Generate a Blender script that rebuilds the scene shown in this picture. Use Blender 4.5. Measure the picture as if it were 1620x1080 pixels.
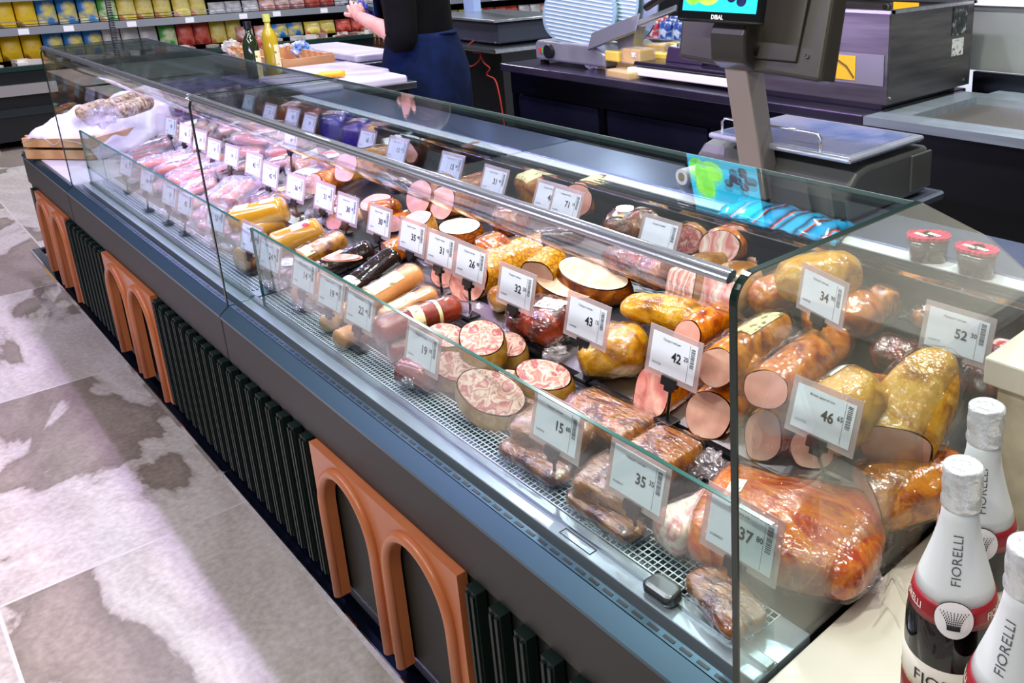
import bpy, math, random
from mathutils import Vector as V, noise as NZ, Matrix
random.seed(7)
for o in list(bpy.data.objects): bpy.data.objects.remove(o)
SC = bpy.context.scene
COL = SC.collection
H = 1.45                                   # camera height above the floor
F_PX, CX, CY = 1376.9, 1098.1, 326.0
RR = (V((0.71047, 0.70342, -0.02122)), V((0.19095, -0.22164, -0.95625)), V((-0.67735, 0.67533, -0.29179)))

# ------------------------------------------------------------------ camera
def gs(r):
    a = r[0].normalized(); b = (r[1]-a*r[1].dot(a)).normalized(); return (a, b, a.cross(b))
RR = gs(RR)
cam_d = bpy.data.cameras.new('camera'); cam = bpy.data.objects.new('camera', cam_d); COL.objects.link(cam)
cam_d.sensor_width = 36; cam_d.lens = F_PX*36/1620
cam_d.shift_x = (810-CX)/1620; cam_d.shift_y = (CY-540)/1620
cam_d.clip_start = .05
Rm = Matrix((RR[0], -RR[1], -RR[2])).transposed().to_4x4()
cam.matrix_world = Matrix.Translation((0, 0, H)) @ Rm
SC.camera = cam
# ------------------------------------------------------------------ world, lights, exposure
w = bpy.data.worlds.new('world'); SC.world = w; w.use_nodes = True
w.node_tree.nodes['Background'].inputs[0].default_value = (.82, .88, .96, 1)
w.node_tree.nodes['Background'].inputs[1].default_value = .11
SC.view_settings.view_transform = 'Standard'; SC.view_settings.look = 'None'
SC.view_settings.gamma = 1; SC.view_settings.use_curve_mapping = False
SC.view_settings.exposure = 0.62
def area(name, loc, target, sx, sy, power, col):
    d = bpy.data.lights.new(name, 'AREA'); d.shape = 'RECTANGLE'; d.size = sx; d.size_y = sy
    d.energy = power; d.color = col
    o = bpy.data.objects.new(name, d); COL.objects.link(o); o.location = loc
    o.rotation_euler = (V(target)-V(loc)).to_track_quat('-Z', 'Y').to_euler(); return o
warm, cool, lav = (1, .97, .87), (.90, .95, 1), (.70, .52, 1)
for i, (x, y, p, c) in enumerate(((-.4, 1.15, 46, warm), (-1.3, 1.3, 44, warm), (-2.4, 1.3, 42, (.95, .90, 1)), (-3.6, 1.2, 44, lav), (-4.8, 1.1, 30, lav),
        (-.9, 2.9, 40, cool), (-2.6, 3.1, 44, cool), (-4.4, 3.0, 40, cool), (-7.4, 1.5, 60, cool), (-7.4, 3.6, 55, cool), (-6.4, 5.4, 60, cool), (-5.6, -1.2, 24, cool))):
    area('ceiling_lamp_light', (x, y, 3.4), (x, y, 0), .17, .17, p*.66, c).data.shape = 'DISK'
for x, y, p, c in ((-.4, -1.0, 22, warm), (-2.2, -1.0, 19, (.98, 1, .95)), (-4.0, -1.0, 20, lav)):
    area('added_strip_light', (x, y, 3.0), (x, .6, .3), 1.3, .10, p, c)  # unseen strips added for streak highlights on the rail and light on the fronts
area('case_led_light', (-1.28, .63, 1.118), (-1.28, 1.0, .7), 1.5, .02, 1.3, (1, .93, .90))
area('case_led_light', (-2.88, .63, 1.118), (-2.88, 1.0, .7), 1.5, .02, 9, (.62, .45, 1))

# ------------------------------------------------------------------ pixel (1620x1080) -> point helpers
def ray(x, y):
    return RR[0]*((x-CX)/F_PX)+RR[1]*((y-CY)/F_PX)+RR[2]
def onz(x, y, z):
    d = ray(x, y); return V((0, 0, H))+d*((z-H)/d.z)
def onx(x, y, X):
    d = ray(x, y); return V((0, 0, H))+d*(X/d.x)
def ony(x, y, Y):
    d = ray(x, y); return V((0, 0, H))+d*(Y/d.y)
def pxm(p):
    return F_PX/((V(p)-V((0, 0, H))).dot(RR[2]))
def S(Y):                                   # height of the display trays at depth Y
    return .672 if Y < .845 else .70+(Y-.86)*.2
def at(x, y, h):
    z = .75
    for _ in range(30):
        p = onz(x, y, z); z = .5*z+.5*(S(p.y)+h)
    return p

# ------------------------------------------------------------------ materials
def lin(h):
    h = h.lstrip('#'); return tuple((lambda c: c/12.92 if c <= .04045 else ((c+.055)/1.055)**2.4)(int(h[i:i+2], 16)/255) for i in (0, 2, 4))+(1,)
MC = {}
def mat(name, cols='808080', rough=.5, metal=0, kind=None, scale=10, bump=0, bscale=None, coat=0, emit=0, spec=.5, detail=4, stops=None, dist=0, sub=0, stretch=None, alpha=1):
    if name in MC: return MC[name]
    m = bpy.data.materials.new(name); m.use_nodes = True; MC[name] = m
    N = m.node_tree.nodes; Lk = m.node_tree.links; b = N['Principled BSDF']
    if isinstance(cols, str): cols = [cols]
    b.inputs['Roughness'].default_value = rough; b.inputs['Metallic'].default_value = metal
    b.inputs['Coat Weight'].default_value = coat; b.inputs['Coat Roughness'].default_value = .08
    b.inputs['Specular IOR Level'].default_value = spec
    b.inputs['Alpha'].default_value = alpha
    if sub:
        b.inputs['Subsurface Weight'].default_value = sub; b.inputs['Subsurface Radius'].default_value = (.012, .005, .003); b.inputs['Subsurface Scale'].default_value = .5
    b.inputs['Base Color'].default_value = lin(cols[0])
    co = N.new('ShaderNodeTexCoord'); src = co.outputs['Object']
    if stretch:
        mp = N.new('ShaderNodeMapping'); mp.inputs['Scale'].default_value = stretch; Lk.new(src, mp.inputs[0]); src = mp.outputs[0]
    if kind:
        if kind == 'noise':
            t = N.new('ShaderNodeTexNoise'); t.inputs['Scale'].default_value = scale; t.inputs['Detail'].default_value = detail; t.inputs['Distortion'].default_value = dist; out = t.outputs[0]
        elif kind == 'vor':
            t = N.new('ShaderNodeTexVoronoi'); t.inputs['Scale'].default_value = scale; out = t.outputs['Color']
            nz = N.new('ShaderNodeTexNoise'); nz.inputs['Scale'].default_value = scale*.7
            mx = N.new('ShaderNodeVectorMath'); mx.operation = 'MULTIPLY_ADD'; mx.inputs[1].default_value = (.5/scale,)*3
            Lk.new(nz.outputs['Color'], mx.inputs[0]); Lk.new(src, mx.inputs[2]); src2 = mx.outputs[0]; Lk.new(src2, t.inputs['Vector'])
            sp = N.new('ShaderNodeSeparateColor'); Lk.new(out, sp.inputs[0]); out = sp.outputs[0]
        elif kind == 'edge':
            t = N.new('ShaderNodeTexVoronoi'); t.feature = 'DISTANCE_TO_EDGE'; t.inputs['Scale'].default_value = scale; out = t.outputs['Distance']
        elif kind == 'wave':
            t = N.new('ShaderNodeTexWave'); t.inputs['Scale'].default_value = scale; t.inputs['Distortion'].default_value = dist; t.inputs['Detail'].default_value = detail; t.inputs['Detail Scale'].default_value = 1.5; out = t.outputs[0]
        if kind != 'vor': Lk.new(src, t.inputs['Vector'])
        r = N.new('ShaderNodeValToRGB'); e = r.color_ramp.elements
        lo_, hi_ = (.36, .64) if kind == 'noise' else (.1, .9)
        st = [(i/(len(cols)-1))*(hi_-lo_)+lo_ for i in range(len(cols))] if len(cols) > 1 else [0]
        if stops: st = stops
        while len(e) < len(cols): e.new(.5)
        for i, c in enumerate(cols): e[i].position = st[i]; e[i].color = lin(c)
        Lk.new(out, r.inputs[0]); Lk.new(r.outputs[0], b.inputs['Base Color'])
        if emit: Lk.new(r.outputs[0], b.inputs['Emission Color'])
    if emit:
        if not kind: b.inputs['Emission Color'].default_value = lin(cols[0])
        b.inputs['Emission Strength'].default_value = emit
    if bump:
        n2 = N.new('ShaderNodeTexNoise'); n2.inputs['Scale'].default_value = bscale or scale; n2.inputs['Detail'].default_value = 3
        Lk.new(src, n2.inputs['Vector']); bp = N.new('ShaderNodeBump'); bp.inputs['Strength'].default_value = bump; bp.inputs['Distance'].default_value = .01
        Lk.new(n2.outputs[0], bp.inputs['Height']); Lk.new(bp.outputs[0], b.inputs['Normal'])
        if coat: Lk.new(bp.outputs[0], b.inputs['Coat Normal'])
    return m
def film(name, tint='FFFFFF', gl=.07, rough=.08, bscale=60, bump=.6, body=0):
    """thin clear sheet: mostly see-through, glossy where it catches lamps"""
    if name in MC: return MC[name]
    m = bpy.data.materials.new(name); m.use_nodes = True; MC[name] = m
    N = m.node_tree.nodes; Lk = m.node_tree.links; N.remove(N['Principled BSDF']); out = N['Material Output']
    tr = N.new('ShaderNodeBsdfTransparent'); tr.inputs[0].default_value = lin(tint)
    g = N.new('ShaderNodeBsdfGlossy'); g.inputs['Roughness'].default_value = rough; g.inputs[0].default_value = (1, 1, 1, 1)
    lw = N.new('ShaderNodeLayerWeight'); lw.inputs[0].default_value = .5
    pw = N.new('ShaderNodeMath'); pw.operation = 'POWER'; pw.inputs[1].default_value = 5; Lk.new(lw.outputs['Facing'], pw.inputs[0])
    ad = N.new('ShaderNodeMath'); ad.operation = 'MULTIPLY_ADD'; ad.inputs[1].default_value = .9-gl; ad.inputs[2].default_value = gl; ad.use_clamp = True
    Lk.new(pw.outputs[0], ad.inputs[0])
    mx = N.new('ShaderNodeMixShader'); Lk.new(ad.outputs[0], mx.inputs[0]); Lk.new(tr.outputs[0], mx.inputs[1]); Lk.new(g.outputs[0], mx.inputs[2])
    last = mx
    if body:
        df = N.new('ShaderNodeBsdfDiffuse'); df.inputs[0].default_value = lin('F4F0F4')
        m2 = N.new('ShaderNodeMixShader'); m2.inputs[0].default_value = body; Lk.new(mx.outputs[0], m2.inputs[1]); Lk.new(df.outputs[0], m2.inputs[2]); last = m2
    Lk.new(last.outputs[0], out.inputs[0])
    if bump:
        co = N.new('ShaderNodeTexCoord'); nz = N.new('ShaderNodeTexNoise'); nz.inputs['Scale'].default_value = bscale; nz.inputs['Detail'].default_value = 2; nz.inputs['Distortion'].default_value = 1.2
        Lk.new(co.outputs['Object'], nz.inputs['Vector']); bp = N.new('ShaderNodeBump'); bp.inputs['Strength'].default_value = bump; bp.inputs['Distance'].default_value = .01
        Lk.new(nz.outputs[0], bp.inputs['Height']); Lk.new(bp.outputs[0], g.inputs['Normal'])
    return m

steel = mat('brushed_steel', ['B9BEC2', 'A3A8AD'], .28, 1, 'noise', 3, stretch=(1, 14, 14), bump=.02, bscale=60)
steel_dk = mat('dark_steel', ['4A4C55', '3A3C48'], .25, 1, 'noise', 4, stretch=(1, 10, 10))
chrome = mat('chrome', 'E6E8EE', .05, 1)
black = mat('black_plastic', '101214', .35)
glass = film('clear_glass', 'F2F8F6', .045, .0, bump=0)
glass_t = film('tinted_glass', 'EEF4F1', .07, .0, bump=0, body=.03)
gedge = mat('glass_edge', '07211C', .2, 0)
gedge_l = mat('pale_glass_edge', '1C5049', .2, 0)
white = mat('white_plastic', 'ECE9EC', .35)
paper = mat('paper', 'E9ECF2', .6)
ink = mat('ink', '15161A', .6)
clearf = film('clear_film', gl=.05)
clearf2 = film('cloudy_film', 'F2ECF8', .10, .12, 45, .8, .13)

# ------------------------------------------------------------------ mesh helpers
class MB:
    def __init__(s): s.v = []; s.f = []; s.mi = []
    def add(s, vs, fs, mi=0):
        n = len(s.v); s.v += [tuple(x) for x in vs]; s.f += [tuple(i+n for i in f) for f in fs]; s.mi += [mi]*len(fs); return s
    def box(s, x0, x1, y0, y1, z0, z1, mi=0, M=None):
        vs = [V((x, y, z)) for x in (x0, x1) for y in (y0, y1) for z in (z0, z1)]
        if M: vs = [M@q for q in vs]
        return s.add(vs, [(0, 1, 3, 2), (4, 6, 7, 5), (0, 4, 5, 1), (2, 3, 7, 6), (0, 2, 6, 4), (1, 5, 7, 3)], mi)
    def prism(s, poly, axis, a, b, mi=0):
        """poly: 2D list; axis 0: (y,z) poly along x; 1: (x,z) along y; 2: (x,y) along z"""
        def mk(p, c): return (c, p[0], p[1]) if axis == 0 else (p[0], c, p[1]) if axis == 1 else (p[0], p[1], c)
        n = len(poly); vs = [mk(p, a) for p in poly]+[mk(p, b) for p in poly]
        fs = [(i, (i+1) % n, n+(i+1) % n, n+i) for i in range(n)]+[tuple(range(n-1, -1, -1)), tuple(range(n, 2*n))]
        return s.add(vs, fs, mi)
    def tube(s, pts, r, n=8, mi=0, closed=False):
        pts = [V(p) for p in pts]; rs = r if isinstance(r, (list, tuple)) else [r]*len(pts); vs = []; fs = []
        up = V((0, 0, 1)); N = len(pts); pu = None
        for i, p in enumerate(pts):
            a = pts[(i-1) % N] if closed else pts[max(i-1, 0)]; b = pts[(i+1) % N] if closed else pts[min(i+1, N-1)]
            t = (b-a).normalized(); u = pu if pu is not None else (up if abs(t.z) < .95 else V((1, 0, 0)))
            u = (u-t*u.dot(t)); u = u.normalized() if u.length > 1e-6 else t.orthogonal().normalized(); pu = u; ww = t.cross(u)
            for k in range(n):
                an = 2*math.pi*k/n; vs.append(p+(u*math.cos(an)+ww*math.sin(an))*rs[i])
        for i in range(N if closed else N-1):
            j = (i+1) % N
            for k in range(n): fs.append((i*n+k, i*n+(k+1) % n, j*n+(k+1) % n, j*n+k))
        if not closed: fs += [tuple(range(n-1, -1, -1)), tuple(range((N-1)*n, N*n))]
        return s.add(vs, fs, mi)
    def lathe(s, prof, c=(0, 0, 0), n=32, mi=0):
        vs = []; fs = []
        for r, z in prof:
            for k in range(n):
                a = 2*math.pi*k/n; vs.append((c[0]+r*math.cos(a), c[1]+r*math.sin(a), c[2]+z))
        for i in range(len(prof)-1):
            for k in range(n): fs.append((i*n+k, i*n+(k+1) % n, (i+1)*n+(k+1) % n, (i+1)*n+k))
        fs += [tuple(range(n-1, -1, -1)), tuple(range((len(prof)-1)*n, len(prof)*n))]
        return s.add(vs, fs, mi)
    def grid(s, fn, nu, nv, mi=0, wrap=False):
        vs = [fn(i/nu, j/nv) for i in range(nu+1) for j in range(nv+(0 if wrap else 1))]; m = nv if wrap else nv+1; fs = []
        for i in range(nu):
            for j in range(nv): fs.append((i*m+j, (i+1)*m+j, (i+1)*m+(j+1) % m, i*m+(j+1) % m))
        return s.add(vs, fs, mi)

def obj(name, mb, mats, parent=None, smooth=False, bevel=0, seg=2):
    me = bpy.data.meshes.new(name); me.from_pydata(mb.v, [], mb.f)
    if not isinstance(mats, (list, tuple)): mats = [mats]
    for m in mats: me.materials.append(m)
    if len(mats) > 1:
        for p, i in zip(me.polygons, mb.mi): p.material_index = i
    me.validate(); 
    if smooth:
        for p in me.polygons: p.use_smooth = True
    # put the origin at the mesh centre so object coordinates stay local
    if mb.v:
        lo = V([min(q[i] for q in mb.v) for i in range(3)]); hi = V([max(q[i] for q in mb.v) for i in range(3)])
        c = V(((lo.x+hi.x)/2, (lo.y+hi.y)/2, lo.z))
        me.transform(Matrix.Translation(-c))
    else: c = V((0, 0, 0))
    o = bpy.data.objects.new(name, me); COL.objects.link(o); o.location = c
    if parent: o.parent = parent; o.location = c-wloc(parent)
    if bevel:
        bm = o.modifiers.new('bevel', 'BEVEL'); bm.width = bevel; bm.segments = seg; bm.limit_method = 'ANGLE'
        bm.harden_normals = False
    if smooth == 'auto' or bevel:
        pass
    return o
def wloc(o):
    l = V(o.location)
    while o.parent: o = o.parent; l += V(o.location)
    return l
def tag(o, label, cat, group=None):
    o['label'] = label; o['category'] = cat
    if group: o['group'] = group
    return o
def thing(name, label, cat, loc=(0, 0, 0), group=None):
    o = bpy.data.objects.new(name, None); COL.objects.link(o); o.location = loc; o.empty_display_size = .05
    return tag(o, label, cat, group)
def struct(name, mb, m, **k):
    o = obj(name, mb, m, **k); o['kind'] = 'structure'; return o
def text_mb(txt, size, M, bold=0.0, align='CENTER', extr=.0003, fn=None):
    cu = bpy.data.curves.new('t', 'FONT'); cu.body = txt; cu.size = size; cu.align_x = align; cu.align_y = 'CENTER'; cu.offset = bold*size; cu.resolution_u = 2
    o = bpy.data.objects.new('t', cu); COL.objects.link(o)
    dg = bpy.context.evaluated_depsgraph_get(); me = bpy.data.meshes.new_from_object(o.evaluated_get(dg))
    mb = MB(); vs = [(fn(v.co) if fn else M@v.co) for v in me.vertices]; mb.add(vs, [tuple(p.vertices) for p in me.polygons])
    bpy.data.objects.remove(o); bpy.data.curves.remove(cu); bpy.data.meshes.remove(me); return mb
def frame(o, x, z):
    """matrix with local x along x, local y up along z (orthogonalised), local z = outward"""
    x = V(x).normalized(); z = V(z); z = (z-x*z.dot(x)).normalized(); n = x.cross(z)
    M = Matrix((x, z, n)).transposed().to_4x4(); M.translation = V(o); return M
# ================================================================== setting
fm = bpy.data.materials.new('stone_tile'); fm.use_nodes = True
N = fm.node_tree.nodes; Lk = fm.node_tree.links; b = N['Principled BSDF']; b.inputs['Roughness'].default_value = .38
co = N.new('ShaderNodeTexCoord'); mp = N.new('ShaderNodeMapping'); mp.inputs['Location'].default_value = (2.545, -.42, 0); Lk.new(co.outputs['Object'], mp.inputs[0])
br = N.new('ShaderNodeTexBrick'); br.inputs['Scale'].default_value = 1; br.inputs['Brick Width'].default_value = 1.2; br.inputs['Row Height'].default_value = .6
br.inputs['Mortar Size'].default_value = .004; br.inputs['Color1'].default_value = (0, 0, 0, 1); br.inputs['Color2'].default_value = (1, 1, 1, 1); br.inputs['Mortar'].default_value = (.5, .5, .5, 1); br.offset = .5
Lk.new(mp.outputs[0], br.inputs['Vector'])
sh = N.new('ShaderNodeVectorMath'); sh.operation = 'MULTIPLY_ADD'; sh.inputs[1].default_value = (7, 3, 5); Lk.new(br.outputs['Color'], sh.inputs[0]); Lk.new(mp.outputs[0], sh.inputs[2])
n1 = N.new('ShaderNodeTexNoise'); n1.inputs['Scale'].default_value = 1.05; n1.inputs['Detail'].default_value = 8; n1.inputs['Roughness'].default_value = .52; n1.inputs['Distortion'].default_value = 1.1
ms = N.new('ShaderNodeMapping'); ms.inputs['Scale'].default_value = (.7, 1.7, 1); ms.inputs['Rotation'].default_value = (0, 0, .5); Lk.new(sh.outputs[0], ms.inputs[0]); Lk.new(ms.outputs[0], n1.inputs['Vector'])
cr = N.new('ShaderNodeValToRGB'); e = cr.color_ramp.elements
e[0].position = .30; e[0].color = lin('7E7268'); e[1].position = .68; e[1].color = lin('D6CFC8')
for p, c in ((.40, '9A8D82'), (.465, '84786D'), (.478, 'B8AEA6'), (.51, 'CBC3BC'), (.58, 'B8AEA6')):
    q = e.new(p); q.color = lin(c)
Lk.new(n1.outputs[0], cr.inputs[0])
n2 = N.new('ShaderNodeTexNoise'); n2.inputs['Scale'].default_value = 60; n2.inputs['Detail'].default_value = 6; Lk.new(mp.outputs[0], n2.inputs['Vector'])
mm = N.new('ShaderNodeMix'); mm.data_type = 'RGBA'; mm.blend_type = 'OVERLAY'; mm.inputs[0].default_value = .45; Lk.new(cr.outputs[0], mm.inputs[6]); Lk.new(n2.outputs[0], mm.inputs[7])
mo = N.new('ShaderNodeMix'); mo.data_type = 'RGBA'; Lk.new(br.outputs['Fac'], mo.inputs[0]); Lk.new(mm.outputs[2], mo.inputs[6]); mo.inputs[7].default_value = lin('CFC8C4'); Lk.new(mo.outputs[2], b.inputs['Base Color'])
bp = N.new('ShaderNodeBump'); bp.inputs['Strength'].default_value = .06; bp.inputs['Distance'].default_value = .004; Lk.new(n1.outputs[0], bp.inputs['Height']); Lk.new(bp.outputs[0], b.inputs['Normal'])
struct('floor', MB().box(-11, 3, -4, 8, -.05, 0), fm)
wallm = mat('dark_wall', '1B1E24', .7)
struct('wall_back', MB().box(-11, 3, 7.6, 7.7, 0, 3.6), wallm)
struct('wall_left', MB().box(-10.1, -10, -4, 7.6, 0, 3.6), wallm)

# ================================================================== display case
YF = .535                                   # front plane of the case body
dkpanel = mat('dark_front_panel', '171C19', .5, spec=.3)
fascia = mat('dark_fascia', '171815', .48)
lipm = mat('slate_metal_lip', '46606F', .3, .75)
green = mat('dark_green_slat', '0A1C18', .5, spec=.3)
orange = mat('terracotta_panel', ['B8673A', 'C47446'], .38, 0, 'noise', 6, coat=.15)
navy = mat('polished_bumper', '2A3250', .12, .9)
pitch = mat('pitch_black', '030304', .95, spec=0)
deckm = mat('deck_steel', ['B4C2CC', 'A2B0BC'], .26, .6, 'noise', 3, stretch=(1, 14, 14))
tray = mat('dark_tray', '26282B', .3, .4)
trayst = mat('tray_steel', '8C8A88', .3, 1)
endtop = mat('pale_worktop', 'B4B0B8', .4)
XA, XB, XC, XD = -.5, -2.085, -3.67, -4.53

def slats(mb, x0, x1, n):
    for i in range(n):
        x = x0+(x1-x0)*(i+.5)/n; z0, z1 = .205, .525
        mb.box(x-.015, x+.015, YF-.017, YF, z0, z1)
        mb.box(x-.011, x-.004, YF-.021, YF-.017, z0, z1-.006); mb.box(x+.004, x+.011, YF-.021, YF-.017, z0, z1-.006)
def arch_panel(x0, parent):
    W, z0, z1 = .55, .19, .53; y0, y1 = YF-.018, YF
    cs = (x0+.142, x0+W-.142); rad = .098; spr = .405
    xs = [x0]
    for c in cs: xs += [c-rad*math.cos(math.pi*k/24) for k in range(25)]
    xs.append(x0+W)
    def low(x, side):
        for c in cs:
            if abs(x-c) < rad-1e-9 or (abs(abs(x-c)-rad) < 1e-6 and ((x < c) == (side > 0))):
                return spr+math.sqrt(max(rad*rad-(x-c)**2, 0))*1.0
        return z0
    mb = MB()
    for a, c in zip(xs[:-1], xs[1:]):
        za, zc = low(a, 1), low(c, -1)
        mb.add([(a, y0, za), (c, y0, zc), (c, y0, z1), (a, y0, z1), (a, y1, za), (c, y1, zc), (c, y1, z1), (a, y1, z1)],
               [(0, 1, 2, 3), (7, 6, 5, 4), (0, 4, 5, 1), (3, 2, 6, 7), (0, 3, 7, 4), (1, 5, 6, 2)])
    p = obj('arch_panel', mb, orange, parent)
    for c in cs:
        r = rad+.010
        path = [(c-r, y0-.002, z0), (c-r, y0-.002, spr)]+[(c-r*math.cos(math.pi*k/20), y0-.002, spr+r*math.sin(math.pi*k/20)) for k in range(1, 20)]+[(c+r, y0-.002, spr), (c+r, y0-.002, z0)]
        m = MB(); m.tube(path, .0105, 10); obj('arch_moulding', m, orange, parent, smooth=True)
    return p

def case(x0, x1, label, nearend):
    rg = .075 if nearend else .012
    """x0 near end (larger X), x1 far end"""
    t = thing('display_case', label, 'display case', ((x0+x1)/2, 1.0, 0))
    a, c = x1, x0
    obj('body', MB().box(a, c, YF+.004, 1.5, .17, .60), dkpanel, t)
    obj('plinth', MB().box(a, c, YF+.10, 1.45, 0, .17), black, t)
    obj('fascia', MB().box(a+.001, c-.001, YF-.004, YF+.02, .531, .640), fascia, t, bevel=.002)
    m = MB(); m.prism([(YF-.006, .640), (YF-.006, .646), (YF+.016, .664), (YF+.030, .664), (YF+.030, .600)], 0, a+.001, c-.001); obj('front_lip', m, lipm, t)
    # row of oblong vents in the lip
    m = MB(); x = a+.03
    while x < c-.03: m.box(x, x+.018, YF+.0215, YF+.0258, .6641, .6648); x += .028
    obj('vent_slots', m, black, t)
    m = MB(); m.box(a, c, YF+.030, YF+.044, .58, .630); obj('seam_gap', m, pitch, t); m = MB(); m.box(a+.002, c-.002, YF+.0165, YF+.0175, .664, .6644); obj('lip_groove', m, pitch, t)
    # steel deck in front of the goods
    obj('deck', MB().box(a+.001, c-.001, YF+.044, .617, .64, .666), deckm, t, bevel=.0015)
    obj('grille_well', MB().box(a+.001, c-.001, .617, .676, .58, .625), pitch, t)
    m = MB(); y = .617
    for i in range(7): m.box(a+.01, c-.045, .6185+i*.0093, .6199+i*.0093, .6662, .6672)
    x = a+.01
    while x < c-.045: m.box(x, x+.0014, .6185, .676, .6665, .6675); x += .0098
    obj('air_grille', m, mat('pale_wire', 'D4DADF', .45, .2), t)
    obj('grille_end', MB().box(c-.045, c-.001, .617, .676, .645, .6665), deckm, t)
    obj('front_tray', MB().box(a+.004, c-.004, .677, .815, .640, .670), tray, t)
    m = MB(); m.box(a+.004, c-.004, .815, .862, .655, .684)
    obj('vent_rail', m, mat('vent_black', '17181A', .3, .5), t)
    m = MB(); x = a+.02
    while x < c-.06:
        for yy in (.823, .836, .849): m.box(x, x+.04, yy, yy+.004, .684, .6846)
        x += .05
    obj('vent_slits', m, mat('slit_dark', '050505', .6), t)
    m = MB(); m.prism([(.862, .655), (.862, .699), (1.285, .783), (1.285, .655)], 0, a+.004, c-.004); obj('upper_tray', m, tray, t)
    m = MB(); m.prism([(.858, .690), (.858, .7015), (.905, .711), (.905, .700)], 0, a+.02, c-.006); obj('tray_edge', m, trayst, t)
    obj('rear_wall', MB().box(a+.004, c-.004, 1.285, 1.30, .655, .845), black, t)
    # rear worktop with sliding door tracks
    obj('track_bed', MB().box(a+.002, c-.002, 1.285, 1.335, .845, .868), mat('track_dark', '1A1C20', .25, .7), t)
    m = MB()
    for yy in (1.288, 1.303, 1.318, 1.333): m.box(a+.002, c-.002, yy, yy+.004, .868, .877)
    obj('door_track', m, chrome, t)
    obj('track_strip', MB().box(a+.002, c-.002, 1.345, 1.385, .845, .876), mat('white_strip', 'D5D8DE', .3), t)
    obj('rear_worktop', MB().box(a+.002, c-.002, 1.385, 1.56, .850, .880), mat('mirror_steel', '8C98BC', .22, .75), t, bevel=.002)
    # glass: top shelf, chrome lamp rail, riser
    g = obj('top_glass', MB().box(a+.008, c-.008, .556, .872, 1.146, 1.152), glass, t)
    obj('glass_edge', MB().box(a+.008, c-.008, .872, .8728, 1.146, 1.152), mat('edge_grey', '9FB0B4', .15), g)
    g = obj('riser_glass', MB().box(a+rg, c-.0, .603, .609, .666, .857), glass, t)
    m = MB(); m.box(a+rg, c, .603, .609, .857, .8581); m.box(a+rg-.0008, a+rg, .603, .609, .666, .857); obj('glass_edge', m, gedge_l, g)
    obj('riser_clamp', MB().box(a+.01, c-.002, .600, .612, .666, .672), mat('clamp_grey', '8D9598', .3, .9), t)
    m = MB()
    prof = [(.5500, 1.1450), (.5478, 1.1475), (.5480, 1.1500), (.5495, 1.1520), (.5502, 1.1512), (.5515, 1.1545), (.5532, 1.1562), (.5540, 1.1552), (.5560, 1.1572), (.5580, 1.1572), (.5590, 1.1560), (.5610, 1.1562), (.5625, 1.1535), (.5622, 1.1450)]
    m.prism(prof, 0, a+.01, c-.01); obj('lamp_rail', m, mat('rail_chrome', 'D4D8E0', .14, .85), t, bevel=.0008)
    m = MB(); m.box(a+.05, c-.05, .572, .577, 1.134, 1.139); obj('led_strip', m, mat('led', 'FFF4EE', emit=3), t)
    # curved mirror reflector under the rail
    m = MB(); m.grid(lambda u, v: (a+.012+(c-a-.024)*u, .551+.030*(v**2)+.001*math.sin(u*19), 1.146-.050*v), 40, 8)
    m.grid(lambda u, v: (a+.012+(c-a-.024)*u, .5535+.030*(v**2)+.001*math.sin(u*19), 1.146-.050*v), 40, 8)
    obj('reflector', m, film('reflector_glass', 'FFFFFF', .10, .02, 6, .12), t, smooth=True)
    # bumper
    return t
def end_glass(x, parent, name='side_glass', g=glass_t):
    """side sheet with a rounded top front corner and sloped rear edge"""
    y0, z0, z1 = .549, .666, 1.153; r = .028
    out = [(y0, z0), (y0, z1-r)]+[(y0+r-r*math.cos(math.pi/2*k/8), z1-r+r*math.sin(math.pi/2*k/8)) for k in range(1, 9)]+[(.872, z1), (1.06, 1.06), (1.33, .88), (1.33, z0)]
    m = MB(); m.prism(out, 0, x-.003, x+.003); s = obj(name, m, g, parent)
    m = MB()                                     # polished edge strip along front and top
    pts = out[:11]
    for p, q in zip(pts[:-1], pts[1:]):
        m.add([(x-.0042, p[0]-.0006, p[1]+.0002), (x+.0042, p[0]-.0006, p[1]+.0002), (x+.0042, q[0]-.0006, q[1]+.0006), (x-.0042, q[0]-.0006, q[1]+.0006),
               (x-.0042, p[0]+.002, p[1]-.001), (x+.0042, p[0]+.002, p[1]-.001), (x+.0042, q[0]+.002, q[1]-.001), (x-.0042, q[0]+.002, q[1]-.001)],
              [(0, 1, 2, 3), (4, 7, 6, 5), (0, 3, 7, 4), (1, 5, 6, 2), (0, 4, 5, 1), (3, 2, 6, 7)])
    obj('glass_edge', m, gedge, s)
    return s
c1 = case(XA, XB, 'near glass display case full of hams and sausages, with two tall arches', True)
end_glass(XA-.003, c1); end_glass(XB-.002, c1, 'divider_glass', glass)
arch_panel(-1.60, c1)
for q in ((-1.045, -.53, 8), (XB+.0, -1.605, 8)):
    m = MB(); slats(m, *q); obj('slat_panel', m, green, c1)
c2 = case(XB-.003, XC, 'middle glass display case lit violet, holding packed pink sausages', False)
end_glass(XC-.003, c2, 'side_glass', glass)
arch_panel(-3.235, c2)
for q in ((-2.68, XB-.002, 10), (XC+.01, -3.24, 7)):
    m = MB(); slats(m, *q); obj('slat_panel', m, green, c2)
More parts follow.
